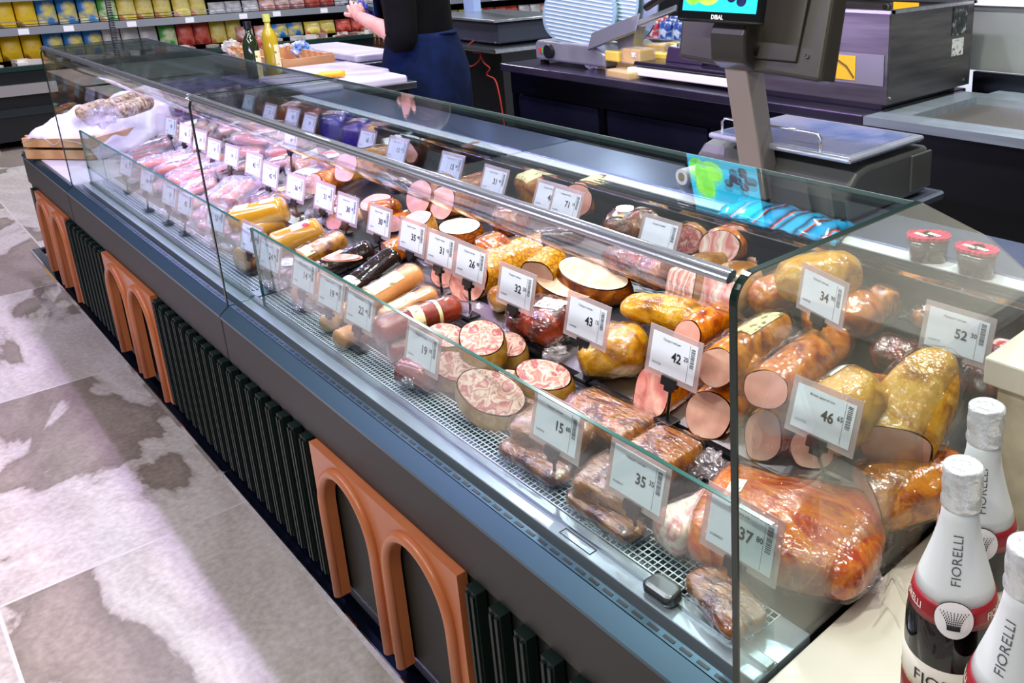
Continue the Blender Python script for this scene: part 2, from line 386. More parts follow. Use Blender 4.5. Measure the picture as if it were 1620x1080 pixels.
# latch on the riser glass and bolt holes
lt = obj('latch', MB().prism([(-.700, .589), (-.690, .585), (-.655, .585), (-.645, .590), (-.648, .612), (-.660, .617), (-.688, .617), (-.698, .612)], 2, .666, .684), mat('latch_metal', '6E7072', .3, .9), c1, bevel=.007, seg=4)
for q in ((-.655, .635, .6675), (-.595, .632, .6675)):
    m = MB(); m.lathe([(.010, 0), (.010, .001)], q, 16); obj('cap', m, steel_dk, c1)
lab = MB()
for bx in ((-.868, -.800, .5855, .5865), (-.868, -.800, .597, .598), (-.868, -.867, .5855, .598), (-.801, -.800, .5855, .598)): lab.box(bx[0], bx[1], bx[2], bx[3], .6663, .6668)
obj('sticker_outline', lab, ink, c1)

# end cabinet with the crate
t = thing('end_cabinet', 'low end cabinet beyond the glass cases with a pale worktop and arches', 'cabinet', ((XC+XD)/2, 1.0, 0))
obj('body', MB().box(XD, XC-.006, YF+.004, 1.5, .17, .60), dkpanel, t)
obj('plinth', MB().box(XD+.05, XC-.006, YF+.1, 1.45, 0, .17), black, t)
obj('fascia', MB().box(XD, XC-.006, YF-.004, YF+.02, .531, .64), fascia, t, bevel=.002)
obj('worktop', MB().box(XD+.03, XC-.006, YF+.02, 1.5, .60, .667), endtop, t, bevel=.003)
m = MB(); m.prism([(YF-.006, .640), (YF-.006, .646), (YF+.012, .664), (YF+.02, .664), (YF+.02, .600)], 0, XD-.006, XC-.006); m.box(XD-.006, XD+.03, YF+.0, 1.5, .60, .664); obj('front_lip', m, lipm, t)
arch_panel(-4.335, t)
m = MB(); slats(m, -3.775, XC-.012, 2); obj('slat_panel', m, green, t)
obj('end_post', MB().box(XD+.13, XD+.19, YF-.02, YF, .175, .53), green, t)
# bumper rail in two lengths along the foot of the cases
bz0, bz1, by0, by1 = .125, .150, .517, .548
for x0, x1, lb in ((-.35, -2.275, 'polished navy bumper rail along the foot of the near case'), (-2.28, -4.86, 'polished bumper rail along the foot of the far case, yellow mark at its end')):
    b_ = thing('bumper_rail', lb, 'bumper rail', ((x0+x1)/2, .51, 0))
    obj('rail', MB().box(x1, x0-.002, by0, by1, bz1-.003, bz1), navy, b_)
    obj('rail_front', MB().box(x1, x0-.002, by0-.003, by0, bz0, bz1), chrome, b_)
    x = x0-.12
    while x > max(x1, XD)+.05: obj('bracket', MB().box(x-.02, x+.02, by1, YF+.10, bz0+.002, bz1-.008), steel_dk, b_); x -= .62
    if x1 < -4:
        obj('end_return', MB().box(x1-.0, x1+.03, by1, .95, bz1-.025, bz1), black, b_)
        obj('yellow_mark', MB().box(-4.55, -4.35, by0-.004, by0-.003, bz0+.004, bz1-.006), mat('yellow_tape', 'D8A81E', .4), b_)
# marble counter at the right
marble = mat('cream_marble', ['C6C1B4', 'D0CBBF'], .22, 0, 'noise', 5, coat=.3)
mside = mat('beige_stone', ['A49A84', 'C9C1AC'], .5, 0, 'noise', 14, detail=8)
t = thing('marble_counter', 'low white marble counter under the sparkling wine bottles', 'counter', (-.2, .7, 0))
obj('top', MB().box(XA+.004, .5, .50, 1.004, .620, .662), marble, t, bevel=.003)
obj('base', MB().box(XA+.02, .5, .54, 1.004, 0, .620), mside, t)
t = thing('marble_ledge', 'raised cream marble ledge at the right edge behind the bottles', 'counter', (-.1, 1.25, 0))
obj('top', MB().box(-.472, .5, 1.01, 1.6, .873, .912), marble, t, bevel=.003)
obj('base', MB().box(-.455, .5, 1.022, 1.6, 0, .873), mside, t)
# ================================================================== food builders
def sgn(a): return -1 if a < 0 else 1
class Body:
    """a loaf / log / ham: axis p1->p2, radii ry (across) and rz (up)"""
    def __init__(s, p1, p2, ry, rz, e1=.25, e2=.25, q=2.2, noise=.05, nf=3, taper=(1, 1), bend=0, tilt1=0, tilt2=0, seed=0, bulge=0, ridge=0):
        s.p1, s.p2 = V(p1), V(p2); d = s.p2-s.p1; s.L = d.length; s.x = d.normalized()
        up = V((0, 0, 1)); s.y = up.cross(s.x).normalized(); s.z = s.x.cross(s.y)
        s.ry, s.rz, s.e1, s.e2, s.q, s.n, s.nf, s.tp, s.bend, s.t1, s.t2, s.seed, s.bulge, s.ridge = ry, rz, e1, e2, q, noise, nf, taper, bend, tilt1, tilt2, seed, bulge, ridge
    def prof(s, t):
        k = 1
        if s.e1 and t < s.e1: u = 1-t/s.e1; k *= math.sqrt(max(1-u**2.2, 0))
        if s.e2 and t > 1-s.e2: u = 1-(1-t)/s.e2; k *= math.sqrt(max(1-u**2.2, 0))
        k *= s.tp[0]+(s.tp[1]-s.tp[0])*t
        return k*(1+s.bulge*math.sin(math.pi*t))
    def at(s, t, a, off=0, wr=0, k=None):
        c, sn = math.cos(a), math.sin(a); q = 2/s.q
        cy, cz = sgn(c)*abs(c)**q, sgn(sn)*abs(sn)**q
        k = s.prof(t) if k is None else k*s.prof(t)
        u = t*s.L
        if not s.e1: u += s.t1*s.rz*cz*k*(1-t)
        if not s.e2: u -= s.t2*s.rz*cz*k*t
        nz = NZ.noise(V((t*s.L/s.ry/2*s.nf/2, cy*s.nf/2+s.seed*7.3, cz*s.nf/2)))
        nz2 = NZ.noise(V((t*s.L/s.ry*s.nf, cy*s.nf*2+s.seed*3.1, cz*s.nf*2)))*.35
        m = 1+s.n*2*(nz+nz2)
        if s.ridge: m += s.ridge*abs(math.sin(u*s.ridge and u*90))*-.5
        r_y, r_z = s.ry*k*m+off, s.rz*k*m+off
        if wr: 
            ww = NZ.noise(V((u*55, cy*5+s.seed, cz*5+s.seed)))*wr; r_y += ww; r_z += ww
        b = s.bend*math.sin(math.pi*t)
        return s.p1+s.x*u+s.y*(r_y*cy+b)+s.z*(r_z*cz)
    def mesh(s, nu=26, nv=30):
        m = MB(); ts = [i/nu for i in range(nu+1)]
        ts = [.5-.5*math.cos(math.pi*t) for t in ts]
        m.grid(lambda u, v: s.at(ts[round(u*nu)], 2*math.pi*v), nu, nv, wrap=True)
        n = (nu+1)*nv
        m.f.append(tuple(range(nv-1, -1, -1))); m.f.append(tuple(range(nu*nv, n))); m.mi += [0, 0]
        return m
    def cut(s, end, rim=.93, dome=.0, nv=30):
        m = MB(); t = 0 if end == 1 else 1; d = s.x*(-.0008 if end == 1 else .0008)
        c = sum((s.at(t, 2*math.pi*i/nv) for i in range(nv)), V())/nv
        rings = (1*rim, .8*rim, .5*rim, .2*rim)
        vs = []
        for r in rings:
            for i in range(nv):
                p = s.at(t, 2*math.pi*i/nv); p = c+(p-c)*r; vs.append(p+d*(1+dome*(1-r*r)*12+.8*NZ.noise(p*60)))
        fs = [(j*nv+i, j*nv+(i+1) % nv, (j+1)*nv+(i+1) % nv, (j+1)*nv+i) for j in range(3) for i in range(nv)]
        vs.append(c+d*(1+dome*12)); fs += [(3*nv+i, 3*nv+(i+1) % nv, len(vs)-1) for i in range(nv)]
        return m.add(vs, fs)
    def patch(s, t0, t1, a0, a1, off=.0012, nu=8, nv=10):
        a0, a1 = math.radians(a0), math.radians(a1)
        return MB().grid(lambda u, v: s.at(t0+(t1-t0)*u, a0+(a1-a0)*v, off), nu, nv)
    def wrap(s, off=.004, amp=.006, nu=24, nv=26, ext=.0):
        return MB().grid(lambda u, v: s.at(min(max(.5-.5*math.cos(math.pi*u), .002), .998), 2*math.pi*v, off, amp)+s.x*(ext*(2*u-1)), nu, nv, wrap=True)
    def frill(s, end, ln=.03, nv=26):
        t = .02 if end == 1 else .98; sg = -1 if end == 1 else 1
        def fn(u, v):
            a = 2*math.pi*v; p = s.at(t if not (s.e1 if end == 1 else s.e2) else (.08 if end == 1 else .92), a, .002); c = s.p1+s.x*(t*s.L)
            k = [1, .55, .7, .9][round(u*3)]; kz = [1, .35, .25, .2][round(u*3)]
            d = p-c; y = s.y*d.dot(s.y)*k; zz = s.z*d.dot(s.z)*kz
            return c+y+zz+s.x*(sg*(ln*u+.012+.006*NZ.noise(V((a*3, u*3, s.seed)))))-s.z*(.25*s.rz*u)+s.z*.006*NZ.noise(V((a*4, u*2, s.seed+5)))
        return MB().grid(fn, 3, nv, wrap=True)

net_g = mat('netted_golden', ['7A3A12', 'D8922F', 'F0BE62'], .25, 0, 'edge', 85, stops=[0, .05, .45], coat=.8, bump=.5, bscale=50)
SK = {
 'smoked': mat('smoked_skin', ['7A3A14', 'B0602A', 'CE8442', 'DE9E5A', 'C0702E'], .22, 0, 'noise', 26, detail=7, coat=.6, bump=.4, bscale=40, dist=1),
 'orange': mat('orange_ham_skin', ['8E3A14', 'BE5E24', 'D07A38', 'DC9250', 'C4682C'], .2, 0, 'noise', 24, detail=7, coat=.6, bump=.35, bscale=45, dist=1),
 'yellow': mat('golden_chicken_skin', ['945E20', 'BE8634', 'D29E48', 'DFB468', 'C8923A'], .25, 0, 'noise', 22, detail=8, coat=.5, bump=.5, bscale=50, dist=.6),
 'tan': mat('tan_skin', ['A46A34', 'CE9A62', 'DDB58A'], .25, 0, 'noise', 18, coat=.6, bump=.3, bscale=40),
 'brown': mat('brown_skin', ['4E200C', '8A4519', 'C07A35'], .2, 0, 'noise', 14, coat=.9, bump=.5, bscale=50, dist=1),
 'netgold': net_g,
 'netbrown': mat('netted_brown', ['3E1A0B', '9A5428', 'BE7A45'], .3, 0, 'edge', 80, stops=[0, .06, .5], coat=.5, bump=.4, bscale=60),
 'red': mat('red_casing', ['5E1410', '8F2A1C', 'A8442E'], .15, 0, 'noise', 10, coat=1, bump=.15, bscale=40),
 'darkred': mat('dark_red_meat', ['3A0A08', '7A1F14', 'B04424'], .15, 0, 'noise', 16, coat=1, bump=.6, bscale=60, dist=1.5),
 'black': mat('black_casing', ['18110F', '2C1F1C'], .14, 0, 'noise', 8, coat=1, bump=.15, bscale=90),
 'gold': mat('golden_casing', ['C98E3F', 'DDAA5E'], .2, 0, 'noise', 5, coat=.8),
 'peach': mat('peach_casing', ['D9996B', 'E3AC82'], .25, 0, 'noise', 5, coat=.6),
 'cream': mat('cream_casing', ['96682E', 'B98E54', 'CFAA74', 'B48448'], .3, 0, 'noise', 22, coat=.5, bump=.3, bscale=40),
 'bacon': mat('smoked_bacon_side', ['4A240A', '7C4414', '9C6220', '6A3A10'], .16, 0, 'noise', 9, detail=6, coat=1, bump=.5, bscale=50, dist=1.2, stretch=(1, 2.5, 1)),
 'slab': mat('orange_bacon_slab', ['A83A20', 'C8602A', 'DC8844', 'D06A34', 'BA4A28'], .14, 0, 'noise', 8, detail=8, coat=1, bump=.35, bscale=40, dist=2.5, stretch=(1, 2, 1)),
 'purple': mat('violet_wrapper', ['23145E', '3A229A', '5A3FC0'], .18, 0, 'noise', 9, coat=.8, bump=.5, bscale=30),
 'pinkfat': mat('pink_fat_skin', ['E6C4B6', 'F0E4D8', 'D48A8C', 'EAD0C2'], .25, 0, 'noise', 16, coat=.6, dist=1.5),
 'pinkc': mat('pink_sausage', ['C77A66', 'DB9A84', 'E6B09C'], .25, 0, 'noise', 10, coat=.7),
 'wiener': mat('wiener_skin', ['B86242', 'CE7C58', 'D88C6A'], .22, 0, 'noise', 10, coat=.8),
}
CF = {
 'pink': mat('pink_cut', ['E0A298', 'E8B0A6', 'EEBDB2'], .3, 0, 'noise', 14, sub=.2, spec=.4),
 'ham': mat('ham_cut', ['CC8682', 'DDA098', 'E8B8AC', 'F0CEC0'], .28, 0, 'noise', 18, dist=1.5, sub=.2),
 'grey': mat('greyish_ham_cut', ['B88C80', 'CCA496', 'DAB8AA'], .3, 0, 'noise', 16, sub=.1),
 'marble': mat('marbled_cut', ['DCC0B4', 'C4827C', 'AC5A60', 'D0A499', 'BE7672'], .28, 0, 'noise', 60, dist=.6, stops=[.34, .42, .5, .58, .66], coat=.3),
 'head': mat('mosaic_cut', ['D8BEB0', 'B87A74', 'E0C8BA', 'AA5A62', 'D0A498'], .3, 0, 'noise', 45, detail=4, dist=.5, stops=[.34, .42, .5, .58, .68], coat=.3),
 'white': mat('chicken_cut', ['C4A288', 'D4B8A2', 'DEC8B6'], .4, 0, 'noise', 22, dist=1, bump=.15, bscale=60),
 'bacon': mat('bacon_cut', ['F2DDD2', 'D98E88', 'E9B8AE', 'C96F6C', 'F4E3DA'], .25, 0, 'wave', 14, dist=7, detail=2, stops=[0, .3, .5, .8, 1], coat=.4),
 'roll': mat('rolled_bacon_cut', ['F2DFD6', 'DB9A98', 'EDC8C0', 'D0807E'], .25, 0, 'wave', 9, dist=10, detail=2, stops=[0, .4, .6, 1], coat=.3),
}
import colorsys
for D_, ks, kv in ((SK, 1.15, .80), (CF, 1.15, .84)):
    for m_ in D_.values():
        for n_ in m_.node_tree.nodes:
            if n_.type == 'VALTORGB':
                for el in n_.color_ramp.elements:
                    h_, s_, v_ = colorsys.rgb_to_hsv(*el.color[:3]); el.color = (*colorsys.hsv_to_rgb(h_, min(s_*ks, 1), v_*kv), 1)
stick = mat('printed_sticker', ['E8E6DE', 'E8E6DE', '6A6A68'], .4, 0, 'noise', 260, stops=[0, .56, .66], detail=1, stretch=(1, .25, .25))
stick_y = mat('cream_printed_label', ['EBDCA8', 'EBDCA8', '7A7238'], .4, 0, 'noise', 150, stops=[0, .58, .68], detail=1, stretch=(1, .4, .4))
stick_r = mat('red_white_label', ['D8343A', 'F0D9D4', 'EFE9E4'], .3, 0, 'noise', 30, stops=[.42, .5, .6], detail=1)
stick_g = mat('green_white_label', ['2F8A50', 'E4ECE8', 'F2F2F0', '2C6E8C'], .3, 0, 'noise', 45, stops=[.35, .45, .6, .75], detail=1)
stick_m = mat('gaudy_label', ['46B04A', 'E8F0E0', 'D83A6A', '1E1E28', 'E9C23A'], .3, 0, 'vor', 70, stops=[0, .3, .5, .7, .9])
stick_p = mat('wrapper_print', ['D04A50', 'EFE6EA', '7C6AC8', 'E8B850'], .25, 0, 'vor', 60, stops=[0, .4, .7, .9])
LB = {'w': stick, 'y': stick_y, 'r': stick_r, 'g': stick_g, 'm': stick_m, 'p': stick_p}
LABN = {'w': 'white printed sticker', 'y': 'cream printed label', 'r': 'red and white label', 'g': 'green and white label', 'm': 'colourful label', 'p': 'patterned wrapper print'}

seedn = [0]
def food(name, cat, label, p1, p2, th, skin, cuts='', cf='pink', flat=1.0, wide=1.0, stack=0.0, lab=None, labr=(.3, .7, 40, 110), wrap=0, group=None, lift1=0, lift2=0, fr='', **kw):
    """p1,p2: ends of the item in the photo; th: its thickness in photo pixels"""
    a, b = at(*p1, .03), at(*p2, .03); s = pxm((a+b)/2); r = th/2/s
    rz = r*flat; ry = r*wide
    a = at(*p1, rz*.97+stack+lift1); b = at(*p2, rz*.97+stack+lift2)
    seedn[0] += 1
    e1 = 0 if '1' in cuts else kw.pop('e1', .3); e2 = 0 if '2' in cuts else kw.pop('e2', .3)
    kw.pop('e1', 0); kw.pop('e2', 0)
    B = Body(a, b, ry, rz, e1, e2, seed=seedn[0], **kw)
    o = obj(name, B.mesh(), SK[skin] if isinstance(skin, str) else skin, smooth=True); tag(o, label, cat, group)
    for c in cuts:
        obj('cut_face', B.cut(int(c)), CF[cf], o, smooth=True)
    if lab:
        for i, (l, r4) in enumerate(zip(lab, labr if isinstance(labr[0], tuple) else (labr,))):
            q = obj('sticker', B.patch(*r4), LB[l], o, smooth=True); q['label'] = LABN[l]
    if wrap:
        wmb = B.wrap(.0035*wrap, .005*wrap)
        q = obj('clear_wrap', wmb, clearf, o, smooth=True)
        for c in fr: obj('wrap_end', B.frill(int(c)), clearf, o, smooth=True)
    return o, B

# ------------------------------------------------------------------ price tags
holder = film('tag_holder', 'E8C9C0', .08, .1, bump=0, body=.28)
tagpaper = mat('tag_paper', 'DCE2EE', .5)
TAGN = [0]
bar_me = {}
def price_tag(px, py, price, label, base=None, yaw=0, lean=14, yo=-.01, h=None, stem=True, sc=1.0, cents='', name='', code='', curl=0, group='price tags', bh=0):
    """(px,py): photo position of the middle of the card; base: photo position of the foot of its stem"""
    lean = math.radians(lean); yaw = yaw if yaw < 0 else yaw*.15; W, Hh = .100*sc, .062*sc
    if base:
        f = at(base[0], base[1], 0)
        # card centre: on the ray through (px,py) at the depth of the foot, leaning back
        c = ony(px, py, f.y+yo)
        f = V((c.x*.5+f.x*.5, f.y-.012, S(f.y)))
    else:
        c = at(px, py, h if h is not None else .085); f = V((c.x, c.y-.01, S(c.y)))
    t = thing('price_tag', label, 'price tag', f, group)
    x = V((math.cos(math.radians(yaw)), math.sin(math.radians(yaw)), 0)); zz = V((0, math.sin(lean), math.cos(lean)))
    M = frame(c, x, zz); M2 = M @ Matrix.Translation((0, 0, .0015))
    def bx(x0, x1, y0, y1, z0, z1, mb=None):
        mb = mb or MB(); return mb.box(x0, x1, y0, y1, z0, z1, M=M)
    e = .009*sc
    obj('card_holder', bx(-W/2-e, W/2+e, -Hh/2-e, Hh/2+e, -.0012, .0002), holder, t)
    obj('paper_card', bx(-W/2, W/2, -Hh/2, Hh/2, .0003, .0008), tagpaper, t)
    if price:
        obj('price', text_mb(price, .021*sc, M@Matrix.Translation((.008*sc, 0, .0012)), .025), ink, t)
        if cents: obj('cents', text_mb(cents, .010*sc, M@Matrix.Translation((.0285*sc, .0045*sc, .0012)), .02), ink, t)
    m = MB(); rr = random.Random(TAGN[0]); y = -.005*sc
    while y < .026*sc:
        hh = rr.choice((.0006, .0012)); bx(.0375*sc, .0455*sc, y, y+hh, .0009, .0012, m); y += hh+rr.choice((.0007, .0013))
    bx(.034*sc, .0343*sc, -.029*sc, .029*sc, .0009, .0012, m)
    obj('barcode', m, mat('barcode_ink', '2A2C33', .6), t)
    tb = name or 'Прадукт мясны'; 
    obj('caption', text_mb(tb, .0052*sc, M@Matrix.Translation((-.006*sc, .0225*sc, .0012))), ink, t)
    obj('item_code', text_mb(code or '61604'+str(600+TAGN[0]*7), .0052*sc, M@Matrix.Translation((-.034*sc, -.019*sc, .0012))), ink, t)
    TAGN[0] += 1
    if stem:
        clipc = M@V((0, -Hh/2-e-.002, -.002))
        m = MB(); m.box(-.016*sc, .016*sc, -Hh/2-e-.008, -Hh/2-e+.006, -.006, .004, M=M); m.box(-.008, .008, -Hh/2-e-.016, -Hh/2-e-.006, -.005, .003, M=M)
        obj('clip', m, black, t)
        m = MB(); m.tube([clipc-V((0, 0, .010)), V((f.x, f.y, f.z+.006))], .0028*sc, 8); obj('stem', m, black, t)
        m = MB(); m.box(f.x-.017, f.x+.017, f.y-.012, f.y+.014, f.z+.001, f.z+.006); obj('foot', m, black, t, bevel=.001)
    return t

# ------------------------------------------------------------------ big pieces, near case (photo pixels)
FD = food
# ---- far right, behind the side glass
FD('bacon_slab', 'bacon', 'big glossy orange bacon slab in film with a small white sticker, behind the 37.80 tag', (1105, 800), (1400, 868), 215, 'slab', flat=.40, q=3, e1=.14, e2=.16, noise=.06, wide=1.0, wrap=1.2, fr='2', lab='w', labr=(.16, .24, 78, 94))
FD('bacon_end', 'bacon', 'pink and white bacon end in film beside the 37.80 tag', (1046, 850), (1150, 800), 76, 'pinkfat', '', 'bacon', q=4, e1=.1, e2=.1, flat=.7, noise=.07, wrap=1)
FD('smoked_brisket', 'smoked meat', 'brown wrapped brisket under the pink bacon end, near the latch', (1108, 900), (1190, 1000), 80, 'bacon', flat=.4, q=3.4, e1=.14, e2=.14, wrap=1.2)
FD('ham_joint', 'ham', 'orange ham with grey cut face lying lowest beside the wine bottles', (1372, 790), (1530, 740), 120, 'smoked', '1', 'grey', flat=.8, wrap=1, stack=-.01)
FD('ham_joint', 'ham', 'yellow ham with a white printed sticker on its top, behind the 46.65 tag', (1300, 668), (1385, 615), 100, 'yellow', '1', 'grey', flat=.95, noise=.05, stack=.085, lab='w', labr=(.45, .95, 25, 62), wrap=.8)
FD('ham_joint', 'ham', 'orange ham peeping out behind the yellow ham with the sticker', (1350, 612), (1452, 640), 64, 'orange', flat=.9, stack=.02)
FD('ham_joint', 'ham', 'wrapped ham with grey end behind the tied ham', (1150, 600), (1210, 580), 70, 'smoked', '1', 'grey', flat=1, stack=.02)
FD('chicken_roll', 'smoked chicken', 'roasted golden chicken lying highest behind the 34 tag', (1225, 445), (1366, 430), 78, 'yellow', flat=.85, noise=.07, stack=.07)
FD('chicken_roll', 'smoked chicken', 'orange speckled ham left of the 34 tag', (1185, 480), (1270, 448), 62, 'orange', flat=.9, noise=.06, stack=.01, wrap=1)
FD('ham_joint', 'ham', 'wrapped glossy ham behind the stem of the 34 tag', (1268, 510), (1400, 490), 86, 'orange', flat=.85, noise=.08, stack=.01, wrap=1.4, fr='2')
FD('ham_joint', 'ham', 'small amber ham tied with yellow string beside the 34 tag', (1375, 470), (1418, 485), 52, 'smoked', flat=.9, wrap=1, stack=.03)
FD('smoked_beef', 'smoked meat', 'dark red smoked beef lying between the 34 and 52.30 tags', (1380, 552), (1460, 572), 66, 'darkred', flat=.8, noise=.1, wrap=1)
FD('smoked_beef', 'smoked meat', 'dark red piece with a small sticker under the 52.30 tag', (1462, 585), (1550, 598), 58, 'darkred', flat=.8, noise=.1, wrap=1.3, lab='w', labr=(.3, .5, 60, 110))
FD('smoked_beef', 'smoked meat', 'dark wrapped piece half hidden behind the cream marble ledge', (1530, 610), (1600, 600), 60, 'darkred', flat=.8, wrap=1)
FD('smoked_beef', 'smoked meat', 'brown roll with a white label above the 52.30 tag', (1440, 505), (1545, 492), 44, 'brown', flat=.9, noise=.06, wrap=1.2, lab='w', labr=(.2, .65, 40, 120))
FD('ham_packet', 'packed meat', 'red and white packet right of the 52.30 tag', (1575, 560), (1640, 520), 46, 'darkred', flat=.5, q=3, wrap=1, lab='r', labr=(.1, .9, 30, 150))
# ---- upper tray, middle
FD('smoked_rib', 'smoked meat', 'shiny red brown smoked ribs behind the chicken halves', (960, 405), (1048, 428), 56, 'darkred', flat=.85, noise=.1, stack=.03, wrap=1, q=2.6)
FD('smoked_rib', 'smoked meat', 'amber smoked joint end left of the square bacon chunk', (1018, 425), (1062, 438), 56, 'brown', flat=.9, stack=.045, noise=.06, wrap=1)
FD('chicken_roll', 'smoked chicken', 'golden smoked chicken breast above the 42.25 tag', (984, 484), (1118, 508), 54, 'yellow', flat=.85, noise=.08, stack=.055, bend=.01)
FD('chicken_roll', 'smoked chicken', 'large golden chicken with dark spots behind the 43 tag', (915, 560), (1028, 545), 104, 'yellow', flat=.7, noise=.07, q=2.4, stack=0, wrap=1)
for i, (a, b, lb) in enumerate((((1, 0), 0, ''),)): pass
def half_roll(cx, cy, w, h, ang, skin, cf, label, stack=0, dep=.05, tl=.35, name='chicken_half', cat='smoked chicken'):
    """cut half loaf seen from above: oval flat cut turned up towards the customer"""
    c = at(cx, cy, .05+stack); s = pxm(c); a = math.radians(ang)
    vx = RR[0]; vy = -RR[1]
    ax = (vx*math.cos(a)+vy*math.sin(a)); ay = (-vx*math.sin(a)+vy*math.cos(a)); n = ax.cross(ay)
    # tilt the cut face so that it lies back against the pile
    n = (n*tl+V((0, 0, 1))*(1-tl)).normalized(); ax = (ax-n*ax.dot(n)).normalized(); ay = n.cross(ax)
    scr = lambda q: math.hypot(q.dot(RR[0]), q.dot(RR[1]))
    rx, ry = w/2/s/scr(ax), h/2/s/scr(ay); seedn[0] += 1; sd = seedn[0]
    def rim(t): 
        k = 1+.05*NZ.noise(V((math.cos(t)*1.2, math.sin(t)*1.2, sd))); return ax*(rx*math.cos(t)*k)+ay*(ry*math.sin(t)*k)
    m = MB(); m.grid(lambda u, v: c+rim(2*math.pi*v)*(1+.10*math.sin(math.pi*min(u*1.2, 1)))*math.sqrt(max(1-(u*.995)**5, 0))-(V((0, 0, 1))*.8+n*.2)*(dep*u), 10, 36, wrap=True)
    o = obj(name, m, SK[skin], smooth=True); tag(o, label, cat)
    m = MB(); m.grid(lambda u, v: (lambda P_: P_+n*(.0013+.0012*NZ.noise(P_*60)))(c+rim(2*math.pi*v)*(.95*(1-u))), 8, 36, wrap=True)
    obj('cut_face', m, CF[cf], o, smooth=True); return o
half_roll(897, 446, 112, 46, -36, 'brown', 'white', 'left one of the two cut chicken loaves showing pale oval faces', dep=.05)
half_roll(938, 432, 122, 46, -34, 'brown', 'white', 'right one of the two cut chicken loaves showing pale oval faces', stack=.01, dep=.055)
half_roll(727, 358, 68, 26, 2, 'netbrown', 'white', 'brown netted half loaf with a flat whitish cut on top, above the 31 tag', stack=.03, dep=.05, name='ham_half', cat='ham')
FD('smoked_meat', 'smoked meat', 'dark red glossy smoked meat with a white sticker behind the 43 and 32 tags', (812, 500), (905, 510), 88, 'darkred', flat=.7, noise=.13, q=2.5, wrap=1.8, fr='2', lab='w', labr=(.45, .85, 55, 105))
FD('ham_joint', 'ham', 'pale ham end lying left of the 32 tag stem', (772, 478), (822, 462), 50, 'tan', '', 'ham', flat=.8, stack=0)
FD('netted_ham', 'ham', 'golden netted ham with grey cut behind the 32 tag', (850, 440), (880, 408), 60, 'netgold', '1', 'grey', flat=1, stack=.02)
FD('smoked_chicken', 'smoked chicken', 'orange red smoked piece under the brown netted half loaf', (760, 405), (800, 382), 50, 'orange', flat=.9, stack=.02, wrap=1)
FD('smoked_meat', 'smoked meat', 'amber smoked piece under the chrome rail left of the black holder', (780, 352), (838, 345), 52, 'brown', flat=.9, stack=.03, wrap=1, noise=.08)
FD('sausage_stick', 'sausage', 'thick sausage with pink cut end held in a black sleeve under the rail', (862, 376), (925, 372), 30, 'black', '1', 'pink', stack=.04)
for i, (x, y) in enumerate(((607, 285), (636, 292), (659, 298))):
    FD('sausage_stick', 'sausage', ('leftmost', 'middle', 'rightmost')[i]+' of three black cased sausages with pink cut ends under the rail', (x, y), (x+26, y+14), 24, 'black', '1', 'ham', stack=.03)
FD('bologna', 'cooked sausage', 'orange sausage chunk between the two 30 tags', (590, 336), (634, 330), 36, 'orange', '1', 'pink', stack=.01)
FD('netted_ham', 'ham', 'small red ham behind the 35 and 31 tags', (640, 385), (700, 382), 44, 'orange', '1', 'grey', flat=.9, wrap=1)
FD('bologna', 'cooked sausage', 'pink cut sausage right of the second 30 tag', (612, 402), (650, 385), 38, 'orange', '1', 'ham')
# ---- front tray, right to left
FD('smoked_brisket', 'smoked meat', 'long brown smoked brisket nearest the black vent rail', (905, 632), (1020, 690), 80, 'bacon', flat=.45, q=3.4, e1=.14, e2=.14, noise=.06, wrap=1.2, stack=.02)
FD('smoked_brisket', 'smoked meat', 'brown smoked brisket behind the 35.35 tag, right one', (1010, 700), (1090, 738), 101, 'bacon', flat=.42, q=3.4, e1=.14, e2=.14, noise=.06, wrap=1.2, stack=.02)
FD('smoked_brisket', 'smoked meat', 'vacuum packed amber brisket directly behind the 35.35 tag', (925, 745), (1040, 785), 101, 'bacon', flat=.42, q=3.4, e1=.14, e2=.14, noise=.06, wrap=1.5, stack=.01)
FD('smoked_brisket', 'smoked meat', 'vacuum packed brisket directly behind the 15.60 tag', (830, 660), (935, 700), 98, 'bacon', flat=.42, q=3.4, e1=.14, e2=.14, noise=.06, wrap=1.5, stack=.01)
FD('smoked_brisket', 'smoked meat', 'thin brown brisket lying along the air grille left of the 15.60 tag stem', (800, 698), (895, 760), 49, 'bacon', flat=.5, q=3.4, e1=.14, e2=.14, wrap=1)
FD('smoked_brisket', 'smoked meat', 'thin brown brisket lying along the air grille by the 35.35 tag stem', (905, 775), (1010, 850), 49, 'bacon', flat=.5, q=3.4, e1=.14, e2=.14, wrap=1)
def head(label, p, w, h, ang, stack=0, skin='cream', cf='head', dep=.045, lab=None):
    return half_roll(p[0], p[1], w*.95, h*.9, ang, skin, cf, label, stack=stack, dep=dep*1.3, name='head_cheese', cat='head cheese', tl=.5)
head('large oval head cheese with mosaic cut in front, left of the 15.60 tag', (777, 620), 125, 66, -32, stack=.0, dep=.05)
head('head cheese with mosaic cut and red label behind the large one', (828, 612), 108, 44, -30, stack=.0, dep=.045)
head('head cheese with a brown rind nearest the black vent rail', (860, 592), 98, 46, -18, stack=.025, dep=.05)
head('round head cheese half lying highest, behind the 19 tag', (762, 534), 78, 58, -28, stack=.035, dep=.05)
head('head cheese piece just left of the round half', (706, 530), 70, 38, -20, stack=.0, dep=.045)
head('small pale head cheese right of the round half', (808, 545), 52, 40, -30, stack=.0, dep=.045)
head('head cheese under the round half, in film', (722, 580), 92, 46, -25, stack=-.01, dep=.045)
FD('salami_end', 'salami', 'white speckled salami end standing by the stem of the nearer 19 tag', (640, 585), (690, 600), 44, 'red', '1', 'head', wrap=1)
